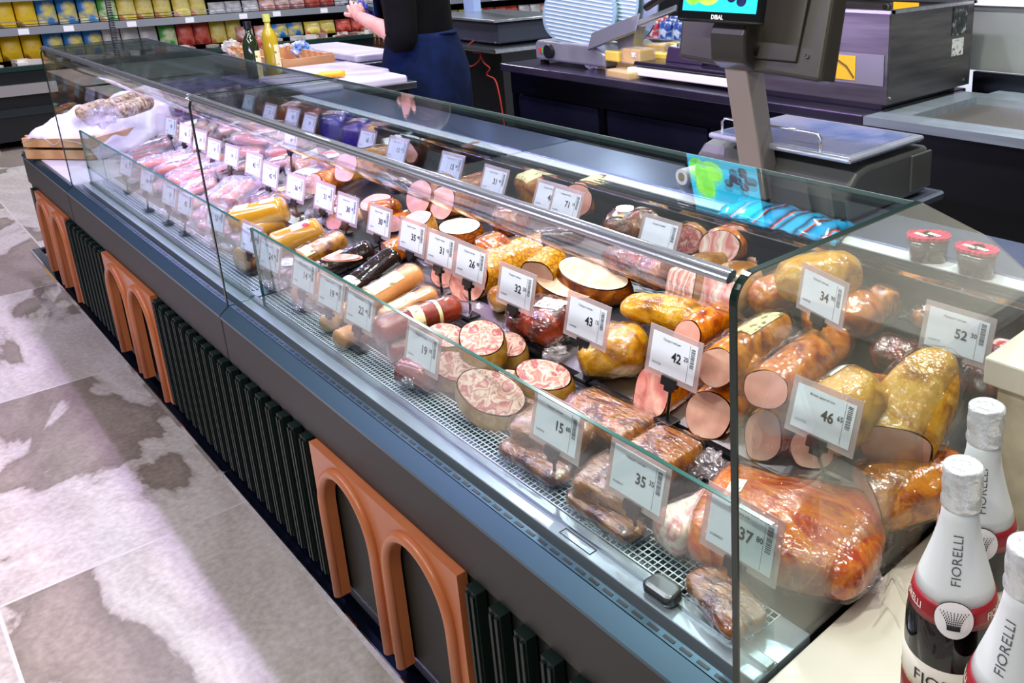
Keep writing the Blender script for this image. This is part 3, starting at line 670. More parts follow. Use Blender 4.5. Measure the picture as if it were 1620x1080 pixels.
for p, q, th, sk, nm, lb, kw in (
    ((590, 528), (728, 484), 42, 'red', 'salami', 'large shiny dark red salami with cream bands above the air grille', dict(lab='yy', labr=((.40, .52, -40, 220), (.68, .72, -40, 220)), stack=.04, wrap=1.1, fr='2')),
    ((612, 556), (680, 540), 40, 'red', 'salami', 'red salami underneath the large dark red one', dict(wrap=1)),
    ((600, 508), (690, 462), 34, 'peach', 'cooked_sausage', 'peach sausage with a cream label right behind the dark red salami', dict(lab='y', labr=(.15, .65, 30, 130), wrap=1, fr='2')),
    ((565, 488), (664, 430), 42, 'peach', 'cooked_sausage', 'larger peach sausage with a cream label behind the 22 tag', dict(lab='y', labr=(.2, .68, 30, 140), wrap=1, fr='2', stack=.01)),
    ((548, 462), (626, 402), 38, 'black', 'blood_sausage', 'shiny black sausage lying along the larger peach one', dict(lab='w', labr=(.0, .15, 20, 150), noise=.02)),
    ((500, 432), (592, 392), 36, 'black', 'blood_sausage', 'black sausage with a white paper label, partly under a pink slice', dict(lab='w', labr=(.25, .5, 40, 110))),
    ((472, 416), (545, 376), 36, 'smoked', 'sausage', 'brown sausage pack with cream label left of the black sausages', dict(lab='y', labr=(.1, .3, 20, 150), wrap=1.2)),
    ((428, 392), (512, 362), 44, 'gold', 'cooked_sausage', 'front golden sausage with a red and white print', dict(lab='r', labr=(.45, .8, 60, 130), noise=.01)),
    ((404, 362), (450, 346), 34, 'gold', 'cooked_sausage', 'small golden sausage piece between the two larger golden ones', dict(noise=.01)),
    ((364, 352), (456, 330), 44, 'gold', 'cooked_sausage', 'rear golden sausage with brown oval prints', dict(lab='ww', labr=((.15, .4, 50, 120), (.6, .85, 50, 120)), noise=.01, stack=.01)),
    ((530, 540), (600, 512), 34, 'peach', 'sausage', 'sausage end lying by the air grille under the 22 tag', dict()),
    ((378, 412), (420, 396), 40, 'gold', 'cooked_sausage', 'golden sausage end by the air grille behind the 24 tag', dict(noise=.02, wrap=1)),
    ((515, 515), (550, 488), 30, 'tan', 'sausage', 'tan sausage end by the air grille behind the farther 19 tag', dict(wrap=1)),
    ((470, 470), (520, 440), 34, 'pinkc', 'sausage', 'wrapped pink sausage behind the 14 tag', dict(wrap=1.4))):
    FD(nm, 'sausage', lb, p, q, th, sk, e1=.12, e2=.12, noise=kw.pop('noise', .015), q=2.1, **kw)

def chunk(name, cat, label, box, dep, skin, cf, h=None, n=(.30, -.80, .42), e=(-.12, 1, .0), q=2.2, lab=None, wrap=0, end=.75):
    """cut piece: its flat face fills the given box in the photo and the body runs back along e"""
    x0, y0, x1, y1 = box; cx, cy = (x0+x1)/2, (y0+y1)/2
    c = at(cx, cy, .05); s = pxm(c); r = (y1-y0)/2/s; c = at(cx, cy, r*.9 if h is None else h)
    s = pxm(c); n = V(n).normalized(); e = V(e).normalized(); ax = V((0, 0, 1)).cross(n).normalized()*-1; ay = ax.cross(n)*-1
    if ay.z < 0: ay = -ay
    P = [(q_.dot(RR[0])**2, q_.dot(RR[1])**2) for q_ in (ax, ay)]
    W2, H2 = ((x1-x0)/2/s)**2, ((y1-y0)/2/s)**2
    det = P[0][0]*P[1][1]-P[1][0]*P[0][1]; A = (W2*P[1][1]-P[1][0]*H2)/det; B = (P[0][0]*H2-P[0][1]*W2)/det
    rx = math.sqrt(max(A, W2*.35)); ry = math.sqrt(max(B, H2*.5)); seedn[0] += 1; sd = seedn[0]
    def ring(t, k=1, off=0):
        kk = 1+.09*NZ.noise(V((math.cos(t)*1.3, math.sin(t)*1.3, sd))); cc, ss = math.cos(t), math.sin(t)
        return ax*(rx*kk*k*sgn(cc)*abs(cc)**(2/q))+ay*(ry*kk*k*sgn(ss)*abs(ss)**(2/q))
    def side(u, v, off=0):
        t = 2*math.pi*v; k = 1+.10*math.sin(math.pi*min(u*1.15, 1)); 
        if u > end: k *= math.sqrt(max(1-((u-end)/(1-end)*.995)**2.4, 0))
        k *= 1+.07*NZ.noise(V((u*3, math.cos(t)*1.5+sd, math.sin(t)*1.5)))
        return c+ring(t, k+off/max(rx, ry))+e*(dep*u)
    m = MB(); m.grid(lambda u, v: side(u, v), 20, 36, wrap=True); o = obj(name, m, SK[skin], smooth=True); tag(o, label, cat)
    m = MB(); m.grid(lambda u, v: (lambda P_: P_+n*(.0014+.0012*NZ.noise(P_*55)))(c+ring(2*math.pi*v, .95*(1-u))), 8, 36, wrap=True); obj('cut_face', m, CF[cf], o, smooth=True)
    if lab:
        for l, (u0, u1, v0, v1) in lab:
            pm = MB(); pm.grid(lambda u, v: side(u0+(u1-u0)*u, v0+(v1-v0)*v, .0022), 8, 8); z_ = obj('sticker', pm, LB[l], o, smooth=True); z_['label'] = LABN[l]
    if wrap: obj('clear_wrap', MB().grid(lambda u, v: side(u, v, .006+.006*NZ.noise(V((u*9, v*20, sd)))), 24, 40, wrap=True), clearf, o, smooth=True)
    return o
K = chunk
K('bologna', 'cooked sausage', 'bologna with a pale pink cut leaning behind the larger one', (640, 283, 686, 340), .10, 'netbrown', 'pink', h=.075)
K('bologna', 'cooked sausage', 'large bologna with a pale pink cut face in the middle of the upper tray', (677, 293, 722, 348), .14, 'netbrown', 'pink', h=.06)
K('bologna', 'cooked sausage', 'short thick sausage piece with pink top behind the nearer 35 tag', (636, 333, 684, 360), .06, 'tan', 'pink', h=.075, n=(.1, -.35, .9), e=(0, .25, -1))
K('bologna', 'cooked sausage', 'pink cut bologna with a brown rind and two stickers under the rail', (526, 242, 568, 288), .17, 'smoked', 'pink', h=.07, q=2.8, lab=(('w', (.3, .7, .12, .24)), ('w', (.75, .95, .12, .3))))
K('bologna', 'cooked sausage', 'orange sausage chunk in film left of the 31 tag', (479, 274, 512, 308), .12, 'orange', 'grey', wrap=1)
K('bologna', 'cooked sausage', 'pink sausage slice standing left of the farther 30 tag', (513, 338, 544, 364), .08, 'tan', 'pink')
K('bologna', 'cooked sausage', 'pink sausage half with a colourful rim behind the 30 tags', (567, 306, 622, 335), .06, 'peach', 'pink', h=.06, n=(.1, -.4, .85), e=(0, .3, -1))
K('bologna', 'cooked sausage', 'plain pink sausage half just right of the nearer 30 tag', (602, 340, 640, 368), .10, 'orange', 'ham')
K('bacon_chunk', 'bacon', 'square bacon chunk with a streaky cut face under the chrome rail', (1053, 420, 1100, 482), .12, 'tan', 'bacon', q=4, h=.085)
K('bacon_chunk', 'bacon', 'pink streaky cut of bacon touching the dark glass edge', (1100, 432, 1166, 503), .10, 'tan', 'roll', q=3, h=.06)
K('netted_ham', 'ham', 'ham with large round pink cut behind the 31 tag, left of the netted ham', (680, 405, 726, 456), .10, 'orange', 'ham')
K('netted_ham', 'ham', 'golden netted ham with round pink cut behind the 26 tag', (709, 408, 775, 478), .26, 'netgold', 'ham', wrap=.6, h=.04)
K('ham_joint', 'ham', 'shiny orange ham with a pink cut below the 42.25 tag', (1003, 578, 1060, 662), .11, 'orange', 'ham', q=2.5)
K('ham_joint', 'ham', 'string tied orange ham with round greyish cut, left of dark glass edge', (1082, 620, 1158, 692), .13, 'orange', 'grey', wrap=.8)
K('ham_joint', 'ham', 'round ham with greyish cut just right of glass edge, below large orange one', (1178, 648, 1236, 730), .13, 'smoked', 'grey', wrap=1)
K('ham_joint', 'ham', 'large orange ham with a pink cut face behind the 46.65 tag', (1176, 586, 1246, 646), .22, 'orange', 'pink', h=.13, wrap=1)
K('ham_joint', 'ham', 'dark golden half ham behind the stem of the 46.65 tag', (1252, 676, 1318, 742), .15, 'smoked', 'grey', wrap=1)
K('ham_joint', 'ham', 'orange ham with pink cut face behind the top corner of the 42.25 tag', (1064, 506, 1108, 560), .12, 'orange', 'pink', h=.09)
K('ham_joint', 'ham', 'wrapped ham with a cream label crossing the dark glass edge', (1104, 550, 1162, 612), .20, 'smoked', 'grey', h=.10, lab=(('y', (.3, .8, .14, .32)),), wrap=1)
K('ham_joint', 'ham', 'pointed yellow ham with greyish cut face nearest the wine bottles', (1362, 672, 1470, 744), .15, 'yellow', 'grey', h=.09, n=(.35, -.75, -.1), e=(-.05, .75, .62), q=2.6, wrap=1, end=.35)
# ------------------------------------------------------------------ price tags
T = price_tag
T(1172, 843, '37', '37.80 price tag nearest the dark glass edge, in front of the big orange slab', (1158, 948), cents='80', name='Грудинка к/в', code='61604667', yaw=4)
T(1008, 757, '35', '35.35 price tag over the front tray between the brisket packs', (1012, 838), cents='35', yaw=2, code='61606617')
T(880, 673, '15', '15.60 price tag right of the large head cheese', (882, 752), cents='60', yaw=4, code='61605554')
T(668, 552, '19', 'nearer 19 price tag, in front of the head cheese', (676, 606), cents='10', yaw=10)
T(569, 490, '22', '22 price tag over the air grille left of the red salami', (570, 545), cents='40', yaw=12)
T(523, 463, '19', 'farther 19 price tag, third tag left of the red salami', (528, 514), cents='90', yaw=14)
T(481, 435, '14', '14 price tag in front of the black sausages', (481, 480), cents='10', yaw=18)
T(427, 405, '24', '24 price tag in front of the golden sausages', (434, 452), cents='90', yaw=20)
T(397, 378, '18', '18 price tag just left of the 24 tag', (400, 425), cents='50', yaw=28)
T(341, 345, '16', '16 price tag right behind the divider glass', (345, 385), cents='20', yaw=28)
T(1302, 657, '46', '46.65 price tag among the hams behind the side glass', (1280, 742), cents='65', name='Філей індычкі к/в', code='61617592', lean=18, yo=-.075, sc=.93)
T(1065, 565, '42', '42.25 price tag above the steel tray edge', (1053, 658), cents='25', code='61612136', yaw=2)
T(928, 507, '43', '43 price tag in front of the large golden chicken', (926, 592), cents='15', yaw=2)
T(816, 456, '32', '32 price tag in front of the dark red smoked meat', (812, 536), cents='50', yaw=8)
T(744, 417, '26', '26 price tag in front of the golden netted ham', (746, 495), cents='90', yaw=6)
T(697, 396, '31', '31 price tag below the brown netted half loaf', (703, 462), cents='15', yaw=12)
T(652, 375, '35', '35 price tag in front of the short pink topped sausage', (652, 425), cents='40', yaw=16)
T(600, 350, '30', 'nearer 30 price tag in the upper tray', (606, 395), cents='90', yaw=10)
T(549, 331, '30', 'farther 30 price tag in the upper tray', (548, 365), cents='10', yaw=16)
T(513, 311, '31', '31 price tag right of the orange sausage chunk', (508, 348), cents='40', yaw=14)
T(467, 297, '36', '36 price tag behind the rear golden sausage', (474, 335), cents='40', yaw=20)
T(427, 278, '42', '42 price tag behind the bag of two frankfurters', (432, 312), cents='30', yaw=18)
T(401, 261, '45', '45 price tag left of the 42 one', (402, 300), cents='60', yaw=26)
T(460, 222, '49', 'price tag on a tall stem under the chrome rail', (460, 275), cents='20', yaw=20, sc=.85)
T(1300, 468, '34', '34 price tag in front of the roasted golden chicken', (1278, 545), cents='90', yaw=-14, lean=10, yo=-.12, sc=.95)
T(1513, 528, '52', '52.30 price tag behind the side glass next to the marble ledge', (1503, 612), cents='30', yaw=4)
# row of tags lying against the goods at the back, above the rail
for x, y, p, c, l, yw in ((1042, 373, '', '', 'blank price tag lowest in the back row, before the rolled bacon', 2), (895, 323, '71', '10', '71.10 price tag leaning before the big round ham', 4),
    (868, 313, '48', '10', 'price tag half behind the 71.10 one', 6), (781, 287, '31', '90', '31 price tag in the back row before the amber ham with a label', 0), (713, 264, '15', '40', '15 price tag in the back row before the pink and brown ham', 12),
    (628, 237, '12', '90', '12 price tag in the back row before the red sausage', 12), (580, 222, '65', '', '65 price tag in the back row before the violet packets', 14),
    (489, 195, '41', '', '41 price tag left of the violet packets', 14), (462, 185, '24', '', 'price tag left of the 41 tag, in the back row', 22), (426, 178, '22', '', 'price tag second from the far end of the back row', 18), (393, 161, '20', '', 'price tag farthest back in the row above the rail', 16)):
    T(x, y, p, l, None, yaw=yw, h=.09, stem=False, cents=c, lean=22, sc=1.0 if x > 600 else .9)
for x, y, b, l, yw in ((366, 247, (366, 282), 'violet lit price tag right behind the divider, over the long sausages', 22), (338, 237, (341, 275), 'violet lit price tag next to the divider glass', 26), (316, 222, (320, 262), 'violet lit price tag seen through the divider glass', 30),
    (293, 212, (300, 252), 'violet lit price tag just left of the divider line', 32), (270, 200, (283, 240), 'violet lit price tag farthest back in the middle case', 34),
    (293, 322, (290, 362), 'violet lit price tag behind the riser glass, nearest the divider', 26), (268, 308, (262, 345), 'violet lit price tag behind the riser glass, overlapping the nearest one', 28),
    (232, 286, (235, 328), 'violet lit price tag behind the riser glass, with a bent stem', 26), (199, 262, (205, 300), 'violet lit price tag behind the riser glass at the far corner', 30)):
    T(x, y, '42' if x % 2 else '19', l, b, yaw=yw, sc=.95)

# ------------------------------------------------------------------ back row of goods under the top glass
for a in (
    ('bacon_packet', 'pale bacon packet under the glass corner', (1180, 412), (1248, 398), 46, 'pinkc', '', 'bacon', dict(flat=.6, q=3, wrap=1.5)),
    ('smoked_rib', 'amber smoked pieces with a colourful label, left of the rolled bacon', (955, 362), (1060, 350), 50, 'brown', '', 'ham', dict(noise=.12, wrap=1, lab='mm', labr=((.08, .35, 40, 120), (.45, .75, 20, 90)))),
    ('ham_joint', 'amber ham with a cream printed label behind the 31 back row tag', (822, 308), (862, 290), 52, 'smoked', '', 'ham', dict(q=3, lab='y', labr=(.15, .8, 50, 130), wrap=.8)),
    ('ham_joint', 'orange ham piece with amber cut behind the 31 back row tag', (735, 296), (775, 284), 34, 'orange', '1', 'ham', dict()),
    ('bologna', 'sausage with a white and green print just left of the red one', (610, 240), (655, 226), 40, 'cream', '1', 'ham', dict(lab='g', labr=(.05, .95, 30, 150))),
    ('sausage_packet', 'orange printed sausage packet right of the violet packets', (578, 222), (606, 208), 40, 'orange', '', 'ham', dict(q=3, lab='p', labr=(.1, .9, 30, 150), wrap=1)),
    ('sausage_packet', 'right one of the two shiny violet packets', (556, 222), (580, 204), 46, 'purple', '', 'ham', dict(q=3, lab='p', labr=(.4, .7, 60, 120), wrap=1)),
    ('sausage_packet', 'left one of the two shiny violet packets', (520, 210), (545, 192), 46, 'purple', '', 'ham', dict(q=3, lab='p', labr=(.4, .7, 60, 120), wrap=1)),
    ('sausage_packet', 'red sausage packet left of the violet ones', (482, 200), (506, 184), 40, 'red', '', 'ham', dict(q=3, wrap=1)),
    ('sausage_packet', 'red and orange sausage packet behind the 41 tag', (448, 192), (480, 172), 38, 'red', '', 'ham', dict(q=3, wrap=1, lab='p', labr=(.3, .7, 60, 120))),
    ('sausage_packet', 'dark red sausage packet behind the small tags at the far end of the back row', (412, 182), (444, 164), 36, 'darkred', '', 'ham', dict(q=3, wrap=1)),
    ):
    nm, lb, p, q, th, sk, ct, cf, kw = a
    FD(nm, 'packed meat' if 'packet' in nm else 'ham' if 'ham' in nm else 'meat', lb, p, q, th, sk, ct, cf, **kw)

# ------------------------------------------------------------------ packed sausages, middle case
def sausage_pack(label, p1, p2, th, n=4, skin='wiener', stack=0, lab=None, flat=.32, cloudy=True):
    th *= 1.25
    a, b = at(*p1, .02), at(*p2, .02); s = pxm((a+b)/2); r = th/2/s
    rz = r*flat; a = at(*p1, rz+stack); b = at(*p2, rz+stack); seedn[0] += 1
    t = thing('sausage_pack', label, 'packed sausages', ((a+b)/2)-V((0, 0, rz)))
    B = Body(a, b, r*1.08, rz*1.25, .12, .12, q=3, noise=.08, seed=seedn[0])
    rr = random.Random(seedn[0])
    rs = min(r/n*.95, rz*.9)
    for i in range(n):
        off = (i-(n-1)/2)*r*1.8/n; f = rr.uniform(.02, .09)
        q1 = a+B.y*off+B.x*B.L*f; q2 = b+B.y*(off+rr.uniform(-.1, .1)*r)-B.x*B.L*f
        S1 = Body(q1, q2, rs, rs, .14, .14, noise=.02, bend=rr.uniform(-.004, .004), seed=i)
        obj('sausage', S1.mesh(12, 12), SK[skin], t, smooth=True)
    if lab:
        q = obj('sticker', B.patch(.3, .75, 45, 125, .003), LB[lab], t, smooth=True); q['label'] = LABN[lab]
    obj('clear_bag', B.wrap(.002, .007, 18, 22), clearf2 if cloudy else clearf, t, smooth=True)
    for c in (1, 2): obj('bag_end', B.frill(c, .02, 18), clearf2, t, smooth=True)
    return t
SP = sausage_pack
for a in (
    ('clear bag with two frankfurters lying on top of the pile', (343, 322), (392, 285), 44, 2, 'wiener', .045, None),
    ('bag of wieners under the two frankfurters', (330, 338), (400, 318), 46, 4, 'wiener', 0, None),
    ('bag of wieners with round prints left of the 42 tag', (385, 322), (440, 308), 40, 4, 'pinkc', .0, 'w'),
    ('pack of pink sausages with a red and blue print beside the divider line', (285, 305), (345, 285), 46, 5, 'pinkc', .01, 'r'),
    ('tray of pink sausages left of the divider line', (268, 290), (335, 262), 44, 5, 'wiener', .02, None),
    ('tray of orange sausages with a printed slip near the divider line', (255, 268), (325, 250), 40, 5, 'wiener', .03, 'w'),
    ('pack of pale pink sausages at the far corner of the middle case', (215, 240), (285, 222), 36, 4, 'pinkc', .02, 'w'),
    ('farthest pack of pink sausages in the middle case', (250, 222), (300, 208), 30, 4, 'pinkc', .03, None),
    ('pack of pinkish sausages beside the wooden crate', (205, 252), (262, 240), 36, 4, 'pinkc', .0, None),
    ('brown sausages in a pack behind the far front tags', (215, 282), (270, 268), 32, 3, 'wiener', .0, None),
    ('round pink sausages packed behind the far front tags', (240, 300), (290, 288), 34, 3, 'pinkc', .0, None),
    ('small sausage pack by the air grille behind the overlapping tags', (275, 330), (325, 318), 34, 3, 'wiener', .0, None),
    ('sausage pack by the air grille left of the 16 tag', (305, 348), (350, 332), 34, 3, 'pinkc', .0, None),
    ('sausage pack with crumpled film behind the 18 tag', (372, 385), (412, 372), 40, 3, 'pinkc', .0, None),
    ('pack of long sausages behind the violet tags', (300, 215), (345, 203), 26, 4, 'wiener', .02, None),
    ('white printed sausage pack right of the long sausages', (345, 208), (395, 196), 26, 4, 'pinkc', .03, 'w'),
    ('large brown sausages in film behind the violet tags', (368, 240), (440, 238), 42, 3, 'wiener', .01, None),
    ('white and red printed packet on the brown sausages', (385, 215), (440, 222), 36, 4, 'pinkc', .05, 'r'),
    ('brown sausages in film right of the tall stem', (465, 262), (520, 246), 46, 3, 'wiener', .01, 'w'),
    ('wieners behind the first violet tags', (305, 240), (345, 232), 28, 3, 'wiener', .0, None),
    ('open film with sausage pieces left of the 42 tag', (345, 272), (400, 262), 32, 3, 'pinkc', .0, 'w'),
    ('red and white packed sausages behind the 45 and 42 tags', (420, 262), (470, 252), 34, 3, 'pinkc', .01, 'r'),
    ('pack with a yellow print behind the 36 tag', (440, 300), (470, 310), 34, 3, 'gold', .0, 'y'),
    ('sausage pack behind the 31 tag beside the orange chunk', (500, 330), (545, 318), 34, 3, 'wiener', .0, 'g'),
    ('red lettered sausage pack left of the pink bologna', (505, 262), (545, 248), 44, 3, 'wiener', .03, 'r'),
    ('wrapped sausages right of the 24 tag', (440, 440), (478, 412), 40, 3, 'pinkc', .0, 'w'),
    ('film wrapped sausage ends behind the 14 and 19 tags', (490, 478), (530, 455), 36, 3, 'wiener', .0, None),
    ('wrapped sausages under the rear golden sausage', (345, 372), (385, 358), 34, 3, 'wiener', .0, None),
    ('frankfurters in film nearest the fold of the middle glass', (225, 262), (290, 248), 40, 5, 'wiener', .035, None),
    ('pink sausages with a print left of the two frankfurters', (300, 280), (350, 268), 40, 4, 'pinkc', .03, 'p'),
    ('wieners in film between the long sausages and the divider', (318, 262), (372, 250), 38, 4, 'wiener', .02, None),
    ('packed sausages behind the 49 tag stem', (430, 240), (478, 232), 44, 4, 'wiener', .02, 'r'),
    ('film packed sausages below the purple packets', (395, 200), (450, 205), 36, 4, 'pinkc', .05, 'p'),
    ('pink pack under the 42 and 45 tags', (395, 295), (440, 285), 40, 4, 'pinkc', .0, None),
    ('white topped pack behind the 36 tag', (470, 290), (505, 272), 40, 3, 'pinkc', .02, 'w'),
    ('cloudy film pack behind the 16 tag', (315, 362), (365, 350), 36, 3, 'pinkc', .0, None),
    ('orange sausages in film at the far back of the middle case', (270, 212), (330, 196), 34, 4, 'wiener', .03, 'w'),
    ('pack of sausages with a pale print behind the farther 30 tag', (520, 345), (560, 332), 36, 3, 'pinkc', .0, 'w'),
    ): SP(*a[:6], stack=a[6], lab=a[7])
s_ = half_roll(541, 407, 60, 10, 0, 'pinkc', 'ham', 'thin pink sausage slice lying across the black sausage', stack=.045, dep=.004, name='sausage_slice', cat='sausage')

K('ham_joint', 'ham', 'rolled bacon joint with round pink streaky cut, largest below glass near the corner', (1106, 364, 1170, 416), .09, 'orange', 'roll', h=.06)
K('ham_joint', 'ham', 'rolled bacon with pink marbled cut left of the largest roll', (1062, 356, 1112, 402), .08, 'tan', 'marble', h=.05, wrap=1)
K('ham_joint', 'ham', 'ham with a smooth pink cut and brown rind behind the 15 tag', (706, 232, 744, 276), .10, 'netbrown', 'pink', h=.05)
K('ham_joint', 'ham', 'big round ham with a cream label behind the 71.10 tag', (886, 290, 938, 344), .12, 'orange', 'pink', h=.055, lab=(('y', (.15, .6, .2, .4)),))
K('bologna', 'cooked sausage', 'red cooked sausage with white and green print behind the 12 tag', (642, 224, 664, 258), .17, 'red', 'pink', h=.04, q=3, lab=(('g', (.05, .85, .12, .34)),))
# ================================================================== goods and tools around the case
def bx(x0, x1, y0, y1, z0, z1): return MB().box(x0, x1, y0, y1, z0, z1)
def rotbox(c, dx, dy, z0, z1, ang):
    M = Matrix.Translation((c[0], c[1], 0)) @ Matrix.Rotation(ang, 4, 'Z'); return MB().box(-dx/2, dx/2, -dy/2, dy/2, z0, z1, M=M)
# ---- sparkling wine bottles
bglass = mat('dark_wine_glass', '0A0305', .05, spec=.45)
foil = mat('silver_white_foil', ['C9CDD2', 'DDE0E4'], .28, .35, 'noise', 30, bump=.5, bscale=70)
foil2 = mat('white_foil', 'D9DDE1', .35)
redb = mat('wine_red_band', '8E1420', .35); creaml = mat('cream_label', 'E6DED4', .45); maroon = mat('maroon_label', '7A2228', .45); goldm = mat('gold_line', 'C9A24A', .25, .8)
def bottle(x, y, label, face):
    z0 = .662; R_ = .0455; t = thing('wine_bottle', label, 'bottle', (x, y, z0), 'sparkling wine bottles'); 
    body = [(0.030, .001), (.042, .0), (.0455, .006), (.0455, .125), (.0450, .140), (.0425, .160), (.0375, .180), (.0310, .200), (.0250, .220), (.0205, .238), (.0175, .255), (.0165, .272), (.016, .285)]
    def rad(z):
        for (r0, a), (r1, b) in zip(body[2:-1], body[3:]):
            if a <= z <= b: return r0+(r1-r0)*(z-a)/(b-a)
        return body[-1][0]
    m = MB(); m.lathe(body, (x, y, z0), 48); obj('glass_body', m, bglass, t, smooth=True)
    m = MB(); m.lathe([(rad(z)+.0006, z) for z in (.174, .19, .205, .22, .238, .255, .268)], (x, y, z0), 48); obj('neck_foil', m, foil2, t, smooth=True)
    m = MB(); m.lathe([(.0176, .266), (.0192, .268), (.0196, .273), (.0182, .277), (.0190, .284), (.0196, .292), (.0188, .300), (.0192, .305), (.0190, .309), (.016, .311), (.0135, .3105), (.004, .3115)], (x, y, z0), 40); obj('cap_foil', m, foil, t, smooth=True)
    m = MB(); m.lathe([(rad(z)+.0010, z) for z in (.157, .164, .171, .178)], (x, y, z0), 48); obj('red_band', m, redb, t, smooth=True)
    m = MB(); m.lathe([(R_+.0006, z) for z in (.074, .108)], (x, y, z0), 48); obj('front_label', m, creaml, t, smooth=True)
    m = MB(); m.lathe([(R_+.0006, z) for z in (.030, .0735)], (x, y, z0), 48); obj('lower_label', m, maroon, t, smooth=True)
    m = MB(); m.lathe([(R_+.0009, z) for z in (.0732, .0745)], (x, y, z0), 48); obj('gold_line', m, goldm, t, smooth=True)
    def cyl(zc, off=.0014, vert=False):
        def fn(c):
            u, v = (c.x, c.y) if not vert else (-c.y, c.x)
            z = zc+v; r = rad(z) if z > .125 else R_; a = face+u/r
            return V((x+math.cos(a)*(r+off), y+math.sin(a)*(r+off), z0+z))
        return fn
    obj('name_text', text_mb('FIORELLI', .019, None, .004, fn=cyl(.090)), ink, t)
    obj('lower_text', text_mb('FRAGOLINO', .017, None, .0, fn=cyl(.055)), creaml, t)
    obj('small_text', text_mb('ROSSO', .005, None, .0, fn=cyl(.041)), creaml, t)
    obj('neck_text', text_mb('FIORELLI', .0125, None, .0, fn=cyl(.222, vert=True)), mat('grey_ink', '55585E', .5), t)
    for s_ in (-1, 1):
        f0 = face; 
        def fnb(c, s_=s_):
            u, v = c.x+s_*.050, c.y; z = .167+v-.3*abs(u)*0; r = rad(z); a = face+u/r; return V((x+math.cos(a)*(r+.0018), y+math.sin(a)*(r+.0018), z0+z))
        obj('band_text', text_mb('FIORELLI', .009, None, .01, fn=fnb), creaml, t)
    # round seal with a fan of stripes
    def disc(rr, off, n=28):
        mb = MB(); vs = []; fs = []
        for j in range(5):
            for i in range(n):
                q = rr*j/4; vs.append(cyl(.167, off)(V((q*math.cos(2*math.pi*i/n), q*math.sin(2*math.pi*i/n), 0))))
        fs = [(j*n+i, j*n+(i+1) % n, (j+1)*n+(i+1) % n, (j+1)*n+i) for j in range(4) for i in range(n)]; return mb.add(vs, fs)
    obj('seal', disc(.0182, .0020), ink, t); obj('seal', disc(.0176, .0023), white, t)
    mb = MB(); fn = cyl(.167, .0027)
    for k in range(-4, 5):
        for j in range(9):
            v0 = -.009+j*.0020; u0 = k*.0013+k*abs(k)*.00000+k*.0009*(j/4)**2*.5; h_ = .0015 if j > 1 else .002; w_ = .00035+.0003*(1-j/9)
            mb.add([fn(V((u0-w_, v0, 0))), fn(V((u0+w_, v0, 0))), fn(V((u0+w_, v0+h_, 0))), fn(V((u0-w_, v0+h_, 0)))], [(0, 1, 2, 3)])
    obj('seal_mark', mb, ink, t)
    return t
for (cx_, cy_, lb, df) in ((1525, 735, 'nearest whole sparkling wine bottle, dark glass with white foil neck', .05), (1562, 641, 'sparkling wine bottle standing behind the nearest whole one, by the marble ledge', .12)):
    p = onz(cx_, cy_, .972); bottle(p.x, p.y, lb, math.atan2(-p.y, -p.x)+df)
p = onz(1632, 862, .972); bottle(p.x, p.y, 'sparkling wine bottle cut off by the lower right corner of the photo', math.atan2(-p.y, -p.x)-.45)

# ---- shop scale on the rear worktop
grey_pl = mat('scale_grey_plastic', '4A4C4A', .38); taupe = mat('dark_taupe_plastic', '2C2822', .4); colm = mat('painted_column', '938A84', .35, .2)
bump_steel = mat('shiny_platter', 'B6BCCC', .18, .6, bump=.1, bscale=14)
t = thing('shop_scale', 'large grey shop scale with steel platter and screens on a column, at the rear worktop', 'scale', (-1.2, 1.58, .885))
obj('stand_plate', MB().box(-1.47, -.96, 1.545, 1.78, .862, .884), mat('pale_plate', 'B8C2DA', .12, .9), t, bevel=.006)
prof = [(1.425, .886), (1.425, .93), (1.435, .962), (1.46, .985), (1.50, .995), (1.74, .995), (1.74, .886)]
m = MB(); m.prism(prof, 0, -1.43, -.985); obj('housing', m, grey_pl, t, bevel=.012, seg=4)
obj('side_cover', bx(-.986, -.979, 1.66, 1.745, .90, .985), grey_pl, t, bevel=.003)
m = MB(); m.box(-1.385, -.985, 1.43, 1.72, 1.008, 1.022); pl = obj('platter', m, bump_steel, t, bevel=.007, seg=3)
m = MB(); m.box(-1.365, -1.005, 1.45, 1.70, 1.022, 1.0232); obj('platter_top', m, mat('blue_mirror', ['6E86C0', '9CA6D0', 'B0B0CC'], .12, .55, 'noise', 5, bump=.2, bscale=9), pl)
m = MB(); m.tube([(-1.345, 1.438, 1.012), (-1.345, 1.438, 1.052), (-1.335, 1.438, 1.06), (-1.075, 1.438, 1.06), (-1.065, 1.438, 1.052), (-1.065, 1.438, 1.012)], .003, 8); obj('gallery_rail', m, chrome, t, smooth=True)
c0, c1_ = ony(1190, 285, 1.40), ony(1168, 112, 1.40)
m = MB(); M0 = V((0, 0, 0))
w2, d2 = .031, .028
lo, hi = V((-1.215, 1.43, .90)), V((-1.255, 1.41, 1.20))
m.add([lo+V((-w2-.002, -d2, 0)), lo+V((w2, -d2, 0)), lo+V((w2, d2, 0)), lo+V((-w2, d2, 0)), hi+V((-w2-.004, -d2, 0)), hi+V((w2, -d2, 0)), hi+V((w2, d2, 0)), hi+V((-w2, d2, 0))],
      [(0, 1, 5, 4), (1, 2, 6, 5), (2, 3, 7, 6), (3, 0, 4, 7), (4, 5, 6, 7), (3, 2, 1, 0)])
obj('column', m, colm, t, bevel=.005, seg=3)
